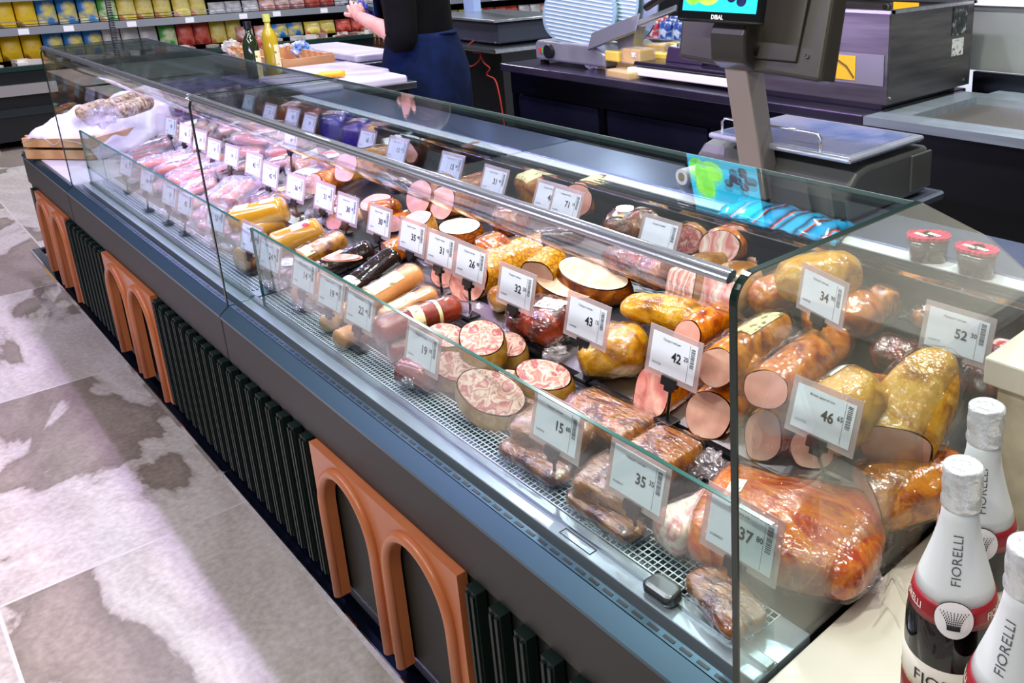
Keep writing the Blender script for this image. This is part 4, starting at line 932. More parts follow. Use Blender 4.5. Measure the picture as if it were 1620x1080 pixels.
# operator display housing (wide, seen from behind), tilted
M = frame((-1.245, 1.455, 1.335), (1, .03, 0), (0, .32, 1))
m = MB(); hw, hh = .212, .165
m.add([M@V(q) for q in ((-hw+.03, -hh+.012, .028), (hw, -hh-.01, .028), (hw-.02, hh, .02), (-hw-.02, hh, .02), (-hw+.03, -hh+.012, -.02), (hw+.01, -hh-.005, -.02), (hw-.01, hh, -.02), (-hw-.02, hh, -.02))],
      [(0, 1, 2, 3), (7, 6, 5, 4), (0, 4, 5, 1), (1, 5, 6, 2), (2, 6, 7, 3), (3, 7, 4, 0)])
obj('display_housing', m, taupe, t, bevel=.01, seg=3)
m = MB(); m.box(.0, .15, -.14, .16, .027, .033, M=M); obj('back_rib', m, taupe, t, bevel=.02, seg=3)
m = MB()
for q in ((.172, -.125, .028), (-.185, -.125, .028)):
    m2 = MB(); m2.lathe([(.0001, 0), (.0045, 0), (.0045, .002), (.0001, .003)], (0, 0, 0), 12)
    o = MB(); o.add([M@V((v[0]+q[0], v[1]+q[1], v[2]+q[2])) for v in m2.v], m2.f); obj('screw', o, chrome, t)
m = MB(); m.prism([(1.352, 1.205), (1.352, 1.262), (1.370, 1.300), (1.43, 1.300), (1.43, 1.190), (1.385, 1.182)], 0, -1.300, -1.200); obj('hinge_head', m, mat('hinge_grey', '33312C', .35), t, bevel=.008, seg=3)
m = MB(); m.tube([(-1.1995, 1.395, 1.225), (-1.192, 1.395, 1.225)], .014, 16); obj('hinge_knob', m, black, t)
# customer screen
M = frame((-1.262, 1.352, 1.362), (1, .0, 0), (0, .22, 1))
m = MB(); m.box(-.120, .120, -.078, .09, -.014, 0, M=M); obj('screen_bezel', m, mat('bezel_black', '08090B', .12), t, bevel=.006, seg=3)
m = MB(); m.box(-.104, .104, -.056, .08, 0, .0006, M=M); obj('screen', m, mat('screen_blue', '1FB4DC', .2, emit=1.0), t)
gr, dk, lt = mat('screen_green', ['5FD22A', '9CF04A'], .2, 0, 'noise', 30, emit=1), mat('screen_berry', ['06061A', '20244E'], .2, 0, 'noise', 60, emit=.8), mat('screen_pale', 'C8F0D8', .2, emit=1)
def disk(cx_, cy_, rx, ry, z, M=M, n=20): return MB().add([M@V((cx_+rx*math.cos(2*math.pi*i/n), cy_+ry*math.sin(2*math.pi*i/n), z)) for i in range(n)], [tuple(range(n))])
m = MB()
for q in ((-.075, -.018, .028, .026), (-.03, -.02, .034, .024), (-.055, .02, .03, .03)): d_ = disk(*q, .0010+.0001*len(m.v)); m.add(d_.v, d_.f)
obj('screen_picture', m, gr, t)
m = MB(); rr = random.Random(3)
for i in range(9): d_ = disk(.035+rr.uniform(-.02, .055), -.022+rr.uniform(-.014, .03), .013, .010, .0012+.0001*i); m.add(d_.v, d_.f)
obj('screen_picture', m, dk, t)
obj('brand_text', text_mb('DIBAL', .0125, M@Matrix.Translation((.0, -.067, .0006)), .03), white, t)
# paper roll, striped sheet for a reflection, jars
t = obj('paper_roll', MB().tube([onz(1078, 280, .905), onz(1078, 280, .905)+V((.0, .10, 0))], .020, 24), white, smooth=False); tag(t, 'small white paper roll lying end-on at the foot of the scale', 'roll')
q = onz(1078, 280, .905)
o = obj('core', MB().tube([q-V((0, .0008, 0)), q+V((0, .002, 0))], .011, 20), mat('cardboard', '8A7350', .8), t)
stripe = mat('striped_reflection', ['18A0DC', '14202E', 'E0543C', '1EB0E8', '123048', '2AA8D8'], .2, 0, 'wave', 2.6, dist=1.2, detail=1, stops=[0, .3, .42, .5, .8, .95], coat=.4)  # striped reflection put into the colours of a solid sheet
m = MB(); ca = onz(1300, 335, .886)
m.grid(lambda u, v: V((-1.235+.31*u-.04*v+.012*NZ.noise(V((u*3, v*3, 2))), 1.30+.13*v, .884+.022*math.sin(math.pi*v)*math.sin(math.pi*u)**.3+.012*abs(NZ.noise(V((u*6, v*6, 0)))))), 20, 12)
o = obj('striped_reflection', m, stripe, smooth=True); tag(o, 'blue, red and black striped sheet standing in for a reflection before the scale', 'bag'); sm = o.modifiers.new('solid', 'SOLIDIFY'); sm.thickness = .002
lid = mat('red_lid', ['B01040', 'D83A60'], .3, 0, 'wave', 30)
jarb = film('clear_tub', '9A7A70', .08, .05, bump=0, body=.06)
for i, (x, y, lb) in enumerate(((1480, 372, 'red lidded tub farthest back on the rear worktop, beyond the side glass'), (1552, 396, 'red lidded tub farthest right on the rear worktop'), (1510, 404, 'red lidded tub nearest the sliding door tracks'), (1432, 384, 'red lidded tub farthest left, half behind the glass edge'))):
    p = onz(x, y, .925); p.y = max(p.y, 1.36); t = thing('plastic_tub', lb, 'tub', (p.x, p.y, .877), 'red lidded tubs')
    m = MB(); m.lathe([(.021, .001), (.026, .045)], (p.x, p.y, .877), 24); obj('tub_body', m, jarb, t, smooth=True)
    m = MB(); m.lathe([(.028, .044), (.028, .050), (.025, .0505), (.024, .049), (.001, .049)], (p.x, p.y, .877), 28); obj('lid', m, lid, t)
    obj('sticker', rotbox((p.x, p.y-.004), .026, .010, .9266, .9275, -.2), stick, t)

# ---- steel work table with doors, behind
navyst = mat('dark_door_steel', ['1A1D2E', '2A2D42'], .22, .7, 'noise', 2)
t = thing('work_table', 'dark steel work table with cupboard doors under the slicer and cheese', 'table', (-2.6, 2.7, 0))
obj('worktop', bx(-3.66, -1.57, 2.34, 3.02, .865, .90), mat('dark_worktop', ['5A5468', '3C3A4C'], .26, .75, 'noise', 2), t, bevel=.004)
obj('apron', bx(-3.62, -1.60, 2.37, 2.39, .76, .865), steel_dk, t)
for i in range(3):
    x = -3.60+i*.67; obj('door', bx(x+.01, x+.62, 2.385, 2.40, .08, .75), navyst, t)
    obj('leg', bx(x-.02, x+.008, 2.372, 2.40, 0, .76), steel_dk, t)
obj('back_panel', bx(-3.60, -1.60, 2.41, 3.00, .05, .80), black, t)
t = thing('sink_counter', 'steel sink counter right of the big steel box', 'counter', (-.6, 2.8, 0))
m = MB(); m.box(-1.56, .6, 2.33, 2.44, .872, .90); m.box(-1.56, -1.45, 2.44, 2.95, .872, .90); m.box(-1.45, .6, 2.87, 3.04, .872, .90); obj('rim', m, deckm, t)
obj('basin', bx(-1.45, .6, 2.44, 2.87, .868, .874), mat('basin_steel', '6E6A66', .4, .6), t)
obj('front', bx(-1.55, .6, 2.36, 2.40, .05, .872), mat('near_black', '05080A', .4), t)
obj('upstand', bx(-1.56, .6, 3.045, 3.07, .88, .96), steel_dk, t)
obj('splashback', bx(-1.64, .6, 3.08, 3.11, .96, 1.20), mat('pale_steel', ['A8ADAC', '969E9F'], .35, .3, 'noise', 2), t)
obj('splash_cap', bx(-1.64, .6, 3.06, 3.13, 1.20, 1.235), white, t)
# ---- big steel machine with yellow sticker
t = thing('steel_machine', 'big open steel box machine with a yellow control sticker, on the work table', 'machine', (-2.0, 2.7, .90))
x0, x1, y0, y1, z0, z1 = -2.15, -1.535, 2.42, 2.97, .925, 1.215
stm = mat('machine_steel', ['7C7876', '5E5C5C'], .32, .85, 'noise', 2.5, stretch=(1, 1, 12))
for nm, b_ in (('front_wall', bx(x0, x1, y0, y0+.012, z0, z1)), ('back_wall', bx(x0, x1, y1-.012, y1, z0, z1)), ('side_wall', bx(x1-.012, x1, y0+.012, y1-.012, z0, z1)), ('side_wall', bx(x0, x0+.012, y0+.012, y1-.012, z0, z1)), ('inner_floor', bx(x0+.012, x1-.012, y0+.012, y1-.012, 1.10, 1.115))): obj(nm, b_, stm, t)
m = MB(); m.box(x0-.008, x1+.008, y0-.008, y0+.02, z1, z1+.010); m.box(x0-.008, x1+.008, y1-.02, y1+.008, z1, z1+.010); m.box(x1-.02, x1+.008, y0, y1, z1, z1+.010); m.box(x0-.008, x0+.02, y0, y1, z1, z1+.010); obj('rim', m, steel, t)
obj('base', bx(x0+.03, x1-.04, y0+.04, y1-.03, .90, .925), black, t)
obj('control_strip', bx(x0+.1, x1-.012, y0-.003, y0, .985, 1.085), mat('strip_grey', '8D8C92', .35, .5), t)
yel = mat('yellow_sticker', 'E8B51A', .4)
obj('control_sticker', bx(-1.92, -1.655, y0-.005, y0-.003, .995, 1.075), yel, t)
obj('control_display', bx(-1.78, -1.735, y0-.007, y0-.005, 1.012, 1.055), mat('panel_dark', '2A2440', .3), t)
m = MB(); m.tube([(-1.78, y0-.006, 1.062), (-1.73, y0-.006, 1.060), (-1.69, y0-.006, 1.040), (-1.66, y0-.006, 1.005)], .003, 6); obj('sticker_curve', m, mat('brown_curve', '5A4418', .5), t)
M = frame((x1+.001, 2.87, 1.155), (0, 1, 0), (0, 0, 1))
obj('photo_sticker', MB().box(-.05, .05, -.045, .055, 0, .001, M=M), mat('photo_print', ['101214', '3A4240', 'B8C0BE'], .4, 0, 'noise', 40, stops=[.4, .55, .7]), t)
obj('rating_sticker', MB().box(-.045, .035, -.115, -.055, 0, .001, M=M), stick, t)
for q in ((2.44, .945), (2.93, .945), (2.86, 1.07)):
    m = MB(); m.tube([(x1, q[0], q[1]), (x1+.003, q[0], q[1])], .005, 10); obj('screw', m, chrome, t)
obj('warning_sticker', bx(-1.86, -1.75, y1-.016, y1-.0125, 1.16, 1.21), yel, t)
m = MB(); m.tube([(-1.885, y1-.02, 1.19), (-1.885, y1-.035, 1.19)], .012, 12); obj('spout', m, chrome, t)
# ---- slicer
t = thing('meat_slicer', 'meat slicer with a round ribbed steel plate on the work table', 'slicer', (-3.1, 2.65, .90))
sil = mat('cast_aluminium', ['A9ABB0', '97999F'], .35, .6, 'noise', 8)
m = MB(); m.prism([(-3.50, .922), (-3.50, 1.0), (-3.48, 1.015), (-3.06, 1.015), (-2.98, .98), (-2.98, .922)], 1, 2.44, 2.78); obj('motor_base', m, sil, t, bevel=.012, seg=3)
m = MB(); m.box(-3.49, -3.46, 2.46, 2.49, .90, .925); obj('foot', m, black, t); obj('foot', bx(-3.02, -2.99, 2.48, 2.51, .90, .925), black, t)
rib = mat('ribbed_plate', '8FAFBA', .3, .5)
def platef(c, rx, rz, th_, nm, mt, tilt=0):
    M = frame(c, (1, .25, tilt), (0, .25, 1)); m = MB(); n = 40
    pts = [(math.copysign(abs(math.cos(a))**.75, math.cos(a))*rx, math.copysign(abs(math.sin(a))**.85, math.sin(a))*rz) for a in [2*math.pi*i/n for i in range(n)]]
    m.add([M@V((p[0], p[1], -th_)) for p in pts]+[M@V((p[0], p[1], 0)) for p in pts], [(i, (i+1) % n, n+(i+1) % n, n+i) for i in range(n)]+[tuple(range(n-1, -1, -1)), tuple(range(n, 2*n))]); o = obj(nm, m, mt, t)
    if mt is rib:
        m = MB(); k = -rz*.88
        while k < rz*.9:
            hw_ = rx*.93*math.sqrt(max(1-(k/rz)**2, 0))**.8; m.box(-hw_, hw_, k, k+.0065, 0, .004, M=M); k += .0175
        obj('ribs', m, mat('rib_shine', 'E4F2F6', .2, .4), o)
    return o
pa = ony(915, 22, 2.50); platef((pa.x, 2.50, pa.z), .205, .145, .014, 'thickness_plate', rib, -.12)
pb = ony(985, 20, 2.60); platef((pb.x, 2.62, pb.z+.02), .165, .155, .012, 'blade_guard', mat('guard_steel', 'A8BCC6', .2, .9), -.1)
pb = ony(975, 18, 2.585); platef((pb.x, 2.585, pb.z+.01), .115, .13, .006, 'blade', rib, -.1)
pc = ony(965, 52, 2.47)
m = MB(); Mx = frame((pc.x+.02, 2.47, pc.z), (1, .2, .35), (0, .5, .6)); m.box(-.14, .15, -.045, .05, -.006, .006, M=Mx); m.box(.15, .36, -.02, .012, -.006, .006, M=Mx); obj('meat_carriage', m, mat('carriage_steel', '8A8C92', .3, .8), t, bevel=.004)
m = MB(); m.prism([(-2.98, .96), (-2.90, .96), (-2.86, 1.10), (-2.99, 1.10)], 1, 2.52, 2.58); obj('carriage_post', m, sil, t)
hp = ony(1022, 12, 2.5); m = MB(); m.tube([hp, hp+V((.13, .0, .06))], .016, 12); obj('handle', m, black, t)
m = MB(); m.tube([(-3.375, 2.441, .968), (-3.375, 2.420, .968)], .032, 20); obj('knob', m, black, t)
for i, (dx, c) in enumerate(((-.068, 'C8281E'), (-.045, '3AA04A'))): 
    obj('switch', bx(-3.385+dx-.009, -3.385+dx+.009, 2.434, 2.44, .958, .978), mat('switch'+str(i), c, .4, emit=.2), t)
# ---- cheese blocks
cheese = mat('yellow_cheese', ['E2BE38', 'ECD05C'], .35, 0, 'noise', 12, coat=.5, sub=.1)
for i, (px, py, z, dx, dy, dz, an, lb) in enumerate(((983, 118, 0, .16, .10, .030, -.1, 'flat cheese block nearest the table edge'), (975, 100, 0, .11, .09, .055, .1, 'cheese block lowest left in the cheese pile'), (1000, 103, 0, .10, .09, .055, .1, 'cheese block in the middle of the cheese pile'), (978, 88, .055, .09, .08, .045, 0, 'small cheese block on top left of the pile'),
        (1010, 88, .055, .12, .08, .06, -.05, 'wrapped cheese block with a label on top of the pile'), (1030, 105, 0, .12, .09, .05, .2, 'cheese block right of the middle block'), (1040, 90, .05, .13, .07, .04, .25, 'long cheese wedge on the right of the pile'), (1062, 88, 0, .12, .09, .05, .3, 'cheese block behind the white board'), (1038, 76, .08, .10, .06, .035, .5, 'pale cheese wedge at the back of the pile'), (1070, 74, .05, .10, .07, .04, .1, 'rearmost cheese block beside the scale housing'))):
    p = onz(px, py, .90+z+dz/2); p.y = max(p.y, 2.42)+ (0 if z else 0)
    o = obj('cheese_block', rotbox((p.x, p.y), dx, dy, .901+z, .901+z+dz, an), cheese, bevel=.006); tag(o, lb, 'cheese', 'cheese blocks')
    wv = rotbox((p.x, p.y), dx+.006, dy+.006, .9005+z, .903+z+dz, an); obj('clear_wrap', wv, clearf2 if i in (0, 4, 8) else clearf, o)
    if i == 4: obj('sticker', rotbox((p.x+.02, p.y-dy/2-.005), .03, .001, .93+z, .95+z, an), stick, o)
def crumple(c, r, mt, name, lb, cat, sq=.7, sd=1):
    m = MB(); 
    def fn(u, v):
        a = 2*math.pi*v; b_ = math.pi*(u*.98+.01); d = V((math.sin(b_)*math.cos(a), math.sin(b_)*math.sin(a), math.cos(b_)*sq)); k = 1+.55*NZ.noise(d*2.6+V((sd, 0, 0)))+.3*NZ.noise(d*7)
        return V(c)+d*(r*k)
    m.grid(fn, 16, 24, wrap=True); o = obj(name, m, mt); tag(o, lb, cat); return o
p = onz(942, 98, .93); crumple((p.x, p.y, .938), .05, mat('crumpled_film', ['D8E0E8', 'F4F6FA'], .25, 0, 'noise', 20, coat=.6), 'crumpled_film', 'crumpled ball of clear film between the slicer and the cheese', 'plastic film')
for (x, y, h_, r_, lb) in ((1118, 735, .03, .028, 'crumpled clear film between the orange slab and the black vent rail'), (795, 530, .02, .022, 'small crumpled clear film left of the dark red smoked meat'), (880, 560, .012, .022, 'crumpled clear film below the dark red smoked meat'), (1355, 905, .02, .03, 'crumpled clear film at the foot of the orange slab nearest the marble'), (655, 600, .02, .02, 'small twist of clear film by the nearer 19 tag'), (440, 450, .02, .022, 'crumpled film between the 24 and 14 tags')):
    p = at(x, y, h_); crumple(tuple(p), r_, film('crinkled_film', 'EEEAF0', .16, .1, 60, .9, .05), 'crumpled_film', lb, 'plastic film', .6, x % 17)
# second scale and white board on the table
t = thing('counter_scale', 'flat dark scale on a white board, half hidden behind the screens', 'scale', (-2.5, 2.52, .90))
obj('white_board', bx(-2.80, -2.17, 2.41, 2.60, .915, .945), white, t, bevel=.004); obj('housing', bx(-2.78, -2.17, 2.43, 2.72, .95, .97), mat('violet_black', '241C30', .2, .4), t, bevel=.006)
m = MB(); m.prism([(2.50, .97), (2.52, 1.03), (2.60, 1.045), (2.64, .97)], 0, -2.66, -2.45); obj('display', m, mat('violet_panel', '30203E', .25), t, bevel=.004)
# ---- middle stand with a second counter scale and the orange cable
t = thing('side_stand', 'dark stand with a steel shelf right of the shop assistant', 'stand', (-4.5, 2.9, 0))
obj('shelf', bx(-5.1, -4.20, 2.66, 3.28, .872, .90), steel, t, bevel=.006); obj('cupboard', bx(-5.0, -4.26, 2.74, 3.24, 0, .872), black, t)
t = thing('counter_scale', 'dark grey scale with a steel platter on the side stand', 'scale', (-4.55, 2.95, .90))
obj('housing', bx(-5.0, -4.28, 2.74, 3.2, .915, 1.03), mat('slate_plastic', '2E3340', .4), t, bevel=.01); obj('platter', bx(-5.02, -4.25, 2.70, 3.22, 1.036, 1.05), steel, t, bevel=.004); obj('foot', bx(-4.9, -4.4, 2.8, 3.1, .90, .915), black, t)
pole = ony(752, 10, 3.0); obj('column', bx(-5.05, -4.93, 3.0, 3.05, 1.05, 1.6), mat('blue_grey_post', '93AACB', .35), t)
m = MB(); cab = [(750, 64), (738, 75), (736, 95), (745, 105), (757, 97), (760, 85), (748, 82), (756, 76), (765, 98), (775, 108), (770, 118), (783, 126), (790, 150), (795, 180), (800, 215)]
pp = []
P = [ony(x, y, 2.70) for x, y in cab]
for i in range(len(P)-1):
    for k in range(5):
        u = k/5; a_, b_, c_, d_ = P[max(i-1, 0)], P[i], P[i+1], P[min(i+2, len(P)-1)]
        pp.append(.5*((2*b_)+(c_-a_)*u+(2*a_-5*b_+4*c_-d_)*u*u+(3*b_-a_-3*c_+d_)*u**3))
m.tube(pp, .0045, 6); o = obj('cable', m, mat('orange_red_cable', 'B83420', .45), smooth=True); tag(o, 'orange red cable hanging coiled from the side stand', 'cable')

# ---- white cutting boards, knife
wb = mat('white_cutting_board', ['B8B4C6', 'C6C2D2'], .4, 0, 'noise', 6)
def stand_table(label, x0, x1, y0, y1, z=.86):
    t = thing('side_table', label, 'table', ((x0+x1)/2, (y0+y1)/2, 0)); obj('tabletop', bx(x0, x1, y0, y1, z-.03, z), steel, t, bevel=.003); obj('cupboard', bx(x0+.03, x1-.03, y0+.03, y1-.03, 0, z-.03), black, t); return t
stand_table('low steel cupboard under the white cutting boards', -5.3, -3.72, 1.56, 1.93)
stand_table('black cupboard left of the oil bottles', -6.3, -5.32, .95, 2.3, .80)
stand_table('steel cupboard under the farthest white cutting board', -5.6, -4.52, 2.0, 2.36)
stand_table('low black cupboard under the grocery packs behind the far crate', -5.4, -4.56, .95, 1.53, .80)
for c, dx, dy, z0, an, lb in (((-4.17, 1.745), .46, .34, .862, 0, 'large white cutting board left of the yellow knife handle'), ((-3.80, 1.735), .26, .26, .862, -.03, 'white cutting board under the yellow knife handle'), ((-4.98, 2.17), .80, .26, .862, 0, 'farthest white cutting board beside the blue gloved hand')):
    o = obj('cutting_board', rotbox(c, dx, dy, z0, z0+.04, an), wb, bevel=.012, seg=3); tag(o, lb, 'cutting board')
o = obj('cutting_board', bx(-4.16, -3.62, 1.39, 1.55, .881, .905), wb, bevel=.012, seg=3); tag(o, 'white cutting board seen through the glass top of the middle case', 'cutting board')
a_, b_ = onz(496, 120, .92), onz(546, 116, .92)
t = thing('knife', 'knife with a yellow handle lying on the cutting board', 'knife', a_)
m = MB(); m.tube([a_, a_.lerp(b_, .25), a_.lerp(b_, .8), b_], [.006, .014, .017, .012], 10); obj('handle', m, mat('yellow_handle', 'F0A81C', .35), t, smooth=True)
m = MB(); d_ = (b_-a_).normalized(); m.add([a_+d_*.02, a_-d_*.30+V((0, .03, 0)), a_-d_*.02+V((0, .045, 0)), a_+d_*.02+V((0, 0, .002)), a_-d_*.30+V((0, .03, .002)), a_-d_*.02+V((0, .045, .002))], [(0, 1, 2), (5, 4, 3), (0, 3, 4, 1), (1, 4, 5, 2), (2, 5, 3, 0)]); obj('blade', m, steel, t)

# ---- wooden crate with bottles on the end cabinet's rear part
wood = mat('pale_wood', ['B98A5C', 'D0A474'], .55, 0, 'wave', 4, dist=3, stretch=(1, 1, 6))
def crate(label, c, e1, e2, L1, L2, z0, rows, hz=.045):
    t = thing('wooden_crate', label, 'crate', (c[0], c[1], z0)); c = V((c[0], c[1], 0)); e1, e2 = V((*e1, 0)).normalized(), V((*e2, 0)).normalized()
    def bar(p, d, L, z, h):
        n = V((-d.y, d.x, 0))*.006; m = MB(); vs = [q+V((0, 0, zz)) for q in (p-n, p+n, p+d*L+n, p+d*L-n) for zz in (z, z+h)]
        m.add(vs, [(0, 2, 3, 1), (2, 4, 5, 3), (4, 6, 7, 5), (6, 0, 1, 7), (1, 3, 5, 7), (0, 6, 4, 2)]); obj('slat', m, wood, t)
    for r in range(rows):
        z = z0+.004+r*(hz+.012)
        bar(c, e1, L1, z, hz); bar(c, e2, L2, z, hz); bar(c+e1*L1, e2, L2, z, hz); bar(c+e2*L2, e1, L1, z, hz)
    m = MB(); q = [c, c+e1*L1, c+e1*L1+e2*L2, c+e2*L2]; m.add([V((p.x, p.y, z)) for p in q for z in (z0+.001, z0+.008)], [(0, 2, 4, 6), (7, 5, 3, 1), (0, 1, 3, 2), (2, 3, 5, 4), (4, 5, 7, 6), (6, 7, 1, 0)]); obj('crate_bottom', m, wood, t)
    for p in q:
        dd = ((c+e1*L1/2+e2*L2/2)-p).normalized()*.02; m = MB(); m.box(p.x+dd.x-.01, p.x+dd.x+.01, p.y+dd.y-.01, p.y+dd.y+.01, z0+.001, z0+rows*(hz+.012)); obj('corner_post', m, wood, t)
    return t
E1, E2 = V((-.80, -.60, 0)), V((-.60, .80, 0)); CC = V((-4.06, .70, 0))
crate('wooden crate lined with white paper overhanging the end cabinet', CC, (-.8, -.6), (-.6, .8), .30, .72, .668, 2, .035)
m = MB()
def pf(u, v):
    # u along E1, v along E2; paper hangs over the crate rim
    uu = u*1.10-.09; vv = (v-.5)*1.02+.5
    edge = max(abs(u-.5), abs(v-.5))*2; z = .775+.05*math.sin(u*3.1)*math.sin(v*3.1)-.03*max(0, edge-.85)/.15
    z += .035*NZ.noise(V((u*2.5, v*6, 1)))+.022*NZ.noise(V((u*8, v*14, 3)))+.05*max(0, .4-abs(u-.8)*2)*max(0, 1-abs(v-.1)*4)
    p = CC+E1*(.30*uu)+E2*(.72*vv); p.z = z+.05*vv-.085*max(0, (.14-u)/.14); return p
m.grid(pf, 36, 44); o = obj('paper_liner', m, mat('white_paper_sheet', 'D9D2E4', .6), smooth=True); tag(o, 'crumpled white paper spread over the wooden crate at the far end', 'paper')
sd_ = o.modifiers.new('solid', 'SOLIDIFY'); sd_.thickness = .0012
def loose(p1, p2, zc, r, skin, label, nm='salami', cat='salami'):
    a, b = onz(*p1, zc), onz(*p2, zc); seedn[0] += 1; B = Body(a, b, r, r, .2, .2, noise=.03, seed=seedn[0]); o = obj(nm, B.mesh(20, 20), SK[skin] if isinstance(skin, str) else skin, smooth=True); tag(o, label, cat); return o
seeded = mat('nutty_salami_skin', ['6E4A3A', 'A88A78', 'CDB9A8'], .5, 0, 'noise', 70, bump=.6, bscale=80)
loose((184, 178), (238, 160), .86, .032, seeded, 'nut coated salami roll on the paper in the crate, nearer one')
loose((160, 172), (225, 150), .85, .028, seeded, 'nut coated salami roll behind the nearer one in the crate')
loose((125, 180), (170, 165), .84, .03, seeded, 'nut coated salami roll at the left of the crate')
crumple(tuple(onz(160, 185, .85)), .055, clearf2, 'clear_bag', 'crumpled clear bag on the paper in the wooden crate', 'bag', .6, 4)
# tubs, oil bottles and second crate behind the glass
CR2 = (-4.02, 1.30)
for k in range(12):
    x = -4.42+.125*(k % 4)-.04*(k//4); y = 1.12+.12*(k//4)
    for lv in range(1 if k in (3, 7, 8) else 2):
        z = .668+.113*lv; t = thing('food_tub', 'small round grocery tub with a violet grey lid, stacked behind the far glass', 'tub', (x, y, z), 'stacked grocery tubs')
        m = MB(); m.lathe([(.048, 0), (.054, .098)], (x, y, z), 18); obj('tub_body', m, mat('tub_print', ['5A4658', 'A88C9A', '44384C', '8A6A60'], .4, 0, 'noise', 22), t, smooth=True)
        m = MB(); m.lathe([(.056, .098), (.056, .110), (.03, .112), (.001, .112)], (x, y, z), 20); obj('lid', m, mat('violet_lid', '57507E', .25), t)
crate('pale slatted wooden crate holding the oil bottles', (-4.42, 1.60), (-.1, 1), (-1, 0), .27, .58, .862, 1, .07)
def oil(px, py, z0, h, col, cap, label):
    p = onz(px, py, z0+h/2); t = thing('oil_bottle', label, 'bottle', (p.x, p.y, z0)); m = MB(); m.lathe([(.030, 0), (.034, .01), (.034, h*.62), (.026, h*.72), (.013, h*.8), (.012, h*.9)], (p.x, p.y, z0), 20); obj('bottle_body', m, mat('oil_'+col, col, .08, coat=1), t, smooth=True)
    m = MB(); m.lathe([(.016, h*.88), (.016, h), (.001, h)], (p.x, p.y, z0), 16); obj('cap', m, mat('cap_'+cap, cap, .3), t)
    a = math.atan2(-p.y, -p.x)+.35; m = MB(); m.grid(lambda u, v: (p.x+.0355*math.cos(a+u*.9), p.y+.0355*math.sin(a+u*.9), z0+.02+v*h*.45), 6, 2); obj('label', m, stick_y, t)
oil(398, 82, .875, .27, '1C2A10', '0C1014', 'dark green oil bottle with black cap in the pale crate')
oil(428, 72, .875, .29, 'B8A01E', 'C8D060', 'yellow oil bottle with pale green cap in the pale crate')
for i, (x, y, z, c, lb) in enumerate(((370, 62, .95, 'B0302A', 'red topped jar behind the dark oil bottle'), (375, 80, .88, 'C08A4A', 'round amber cheese tub behind the dark oil bottle'), (345, 70, .92, 'B8B8AE', 'white wrapped bundle behind the tubs'), (455, 80, .88, 'A8AAB0', 'clear bag behind the yellow oil bottle'), (476, 78, .9, '4A86C8', 'blue labelled jar on the cutting board'))):
    p = onz(x, y, .85 if i < 4 else .93); p.x = max(p.x, -6.2) if i != 4 else p.x; t = crumple(tuple(p), .05, mat('goods%d' % i, [c, 'D8D0C8'], .35, 0, 'noise', 25, stops=[.4, .7]), 'grocery_pack', lb, 'packet', .8, i)

# ================================================================== refrigerated wall at the far left
shm = mat('shelf_metal', ['A8ACB4', '8E939C'], .3, .6); frb = mat('fridge_black', '0C1114', .35); band = mat('fridge_grey_band', 'A09C98', .35, .4)
t = thing('wall_fridge', 'long open wall refrigerator with black base and grey bumper band', 'refrigerator', (-8.9, 3.6, 0))
obj('base', bx(-9.7, -8.42, .2, 7.5, .07, .60), frb, t); obj('bumper_band', bx(-8.43, -8.37, .2, 7.5, .42, .50), band, t); obj('kick_ledge', bx(-8.45, -8.40, .2, 7.5, .26, .32), mat('kick_grey', '2E3438', .3, .5), t)
obj('well_rim', bx(-8.46, -8.40, .2, 7.5, .60, .635), mat('rim_green', '12302C', .3), t); obj('back', bx(-9.75, -9.7, .2, 7.5, 0, 2.2), frb, t)
for z in (.90, 1.16):
    obj('shelf', bx(-9.65, -8.72, .2, 7.5, z-.02, z), shm, t); obj('shelf_lip', bx(-8.72, -8.70, .2, 7.5, z-.055, z+.004), shm, t)
    m = MB(); y = .3; rr = random.Random(int(z*100))
    while y < 7.4: m.box(-8.699, -8.697, y, y+.07, z-.05, z-.005); y += rr.choice((.22, .3, .45))
    obj('shelf_tickets', m, white, t)
    m = MB(); 
    for zz in (.025, .05): m.tube([(-8.70, .2, z+zz), (-8.70, 7.5, z+zz)], .003, 6)
    obj('shelf_guard', m, chrome, t)
obj('base_foot', bx(-8.55, -8.40, .80, .86, 0, .07), chrome, t)
packs = [('yellow', ['E8BE18', 'F0CC2A', '6A3A1A'], 'bright yellow packet with a brown window'), ('blue', ['2A7AC0', 'E8D860', 'D8D8C8'], 'blue and yellow packet'), ('lime', ['D8C048', 'E8DC8A', 'D05A2A'], 'pale yellow packet with an orange top'), ('pinky', ['C88A7A', 'E8D2CC', 'B04A4A'], 'pink and white packet'), ('redp', ['A83030', 'D86A50', '7A2424'], 'red packet'), ('whitep', ['D8D6D2', 'B0AEB0', 'E8E4E0'], 'white packet'), ('greenp', ['4AA040', 'D8E0B0', 'A86A30'], 'green and white packet')]
for k, c, l in packs: mat('packet_'+k, c, .35, 0, 'noise', 7, stops=[.45, .55, .68], detail=2)
proto = {}
def packet(kind, desc, x, y, z, w, h, d, grp):
    key = (kind, w, h, d)
    if key not in proto:
        m = MB(); m.grid(lambda u, v: V((-(d/2)*math.cos(2*math.pi*v)*(1-.75*abs(2*u-1)**3), (w/2)*math.copysign(abs(math.sin(2*math.pi*v))**.6, math.sin(2*math.pi*v)), h*u)), 8, 16, wrap=True)
        o = obj('food_packet', m, MC['packet_'+kind], smooth=True); proto[key] = o
    else:
        o = proto[key].copy(); COL.objects.link(o)
    o.location = (x, y, z); o.rotation_euler = (0, -.12, 0); tag(o, desc, 'packet', grp); return o
rr = random.Random(5)
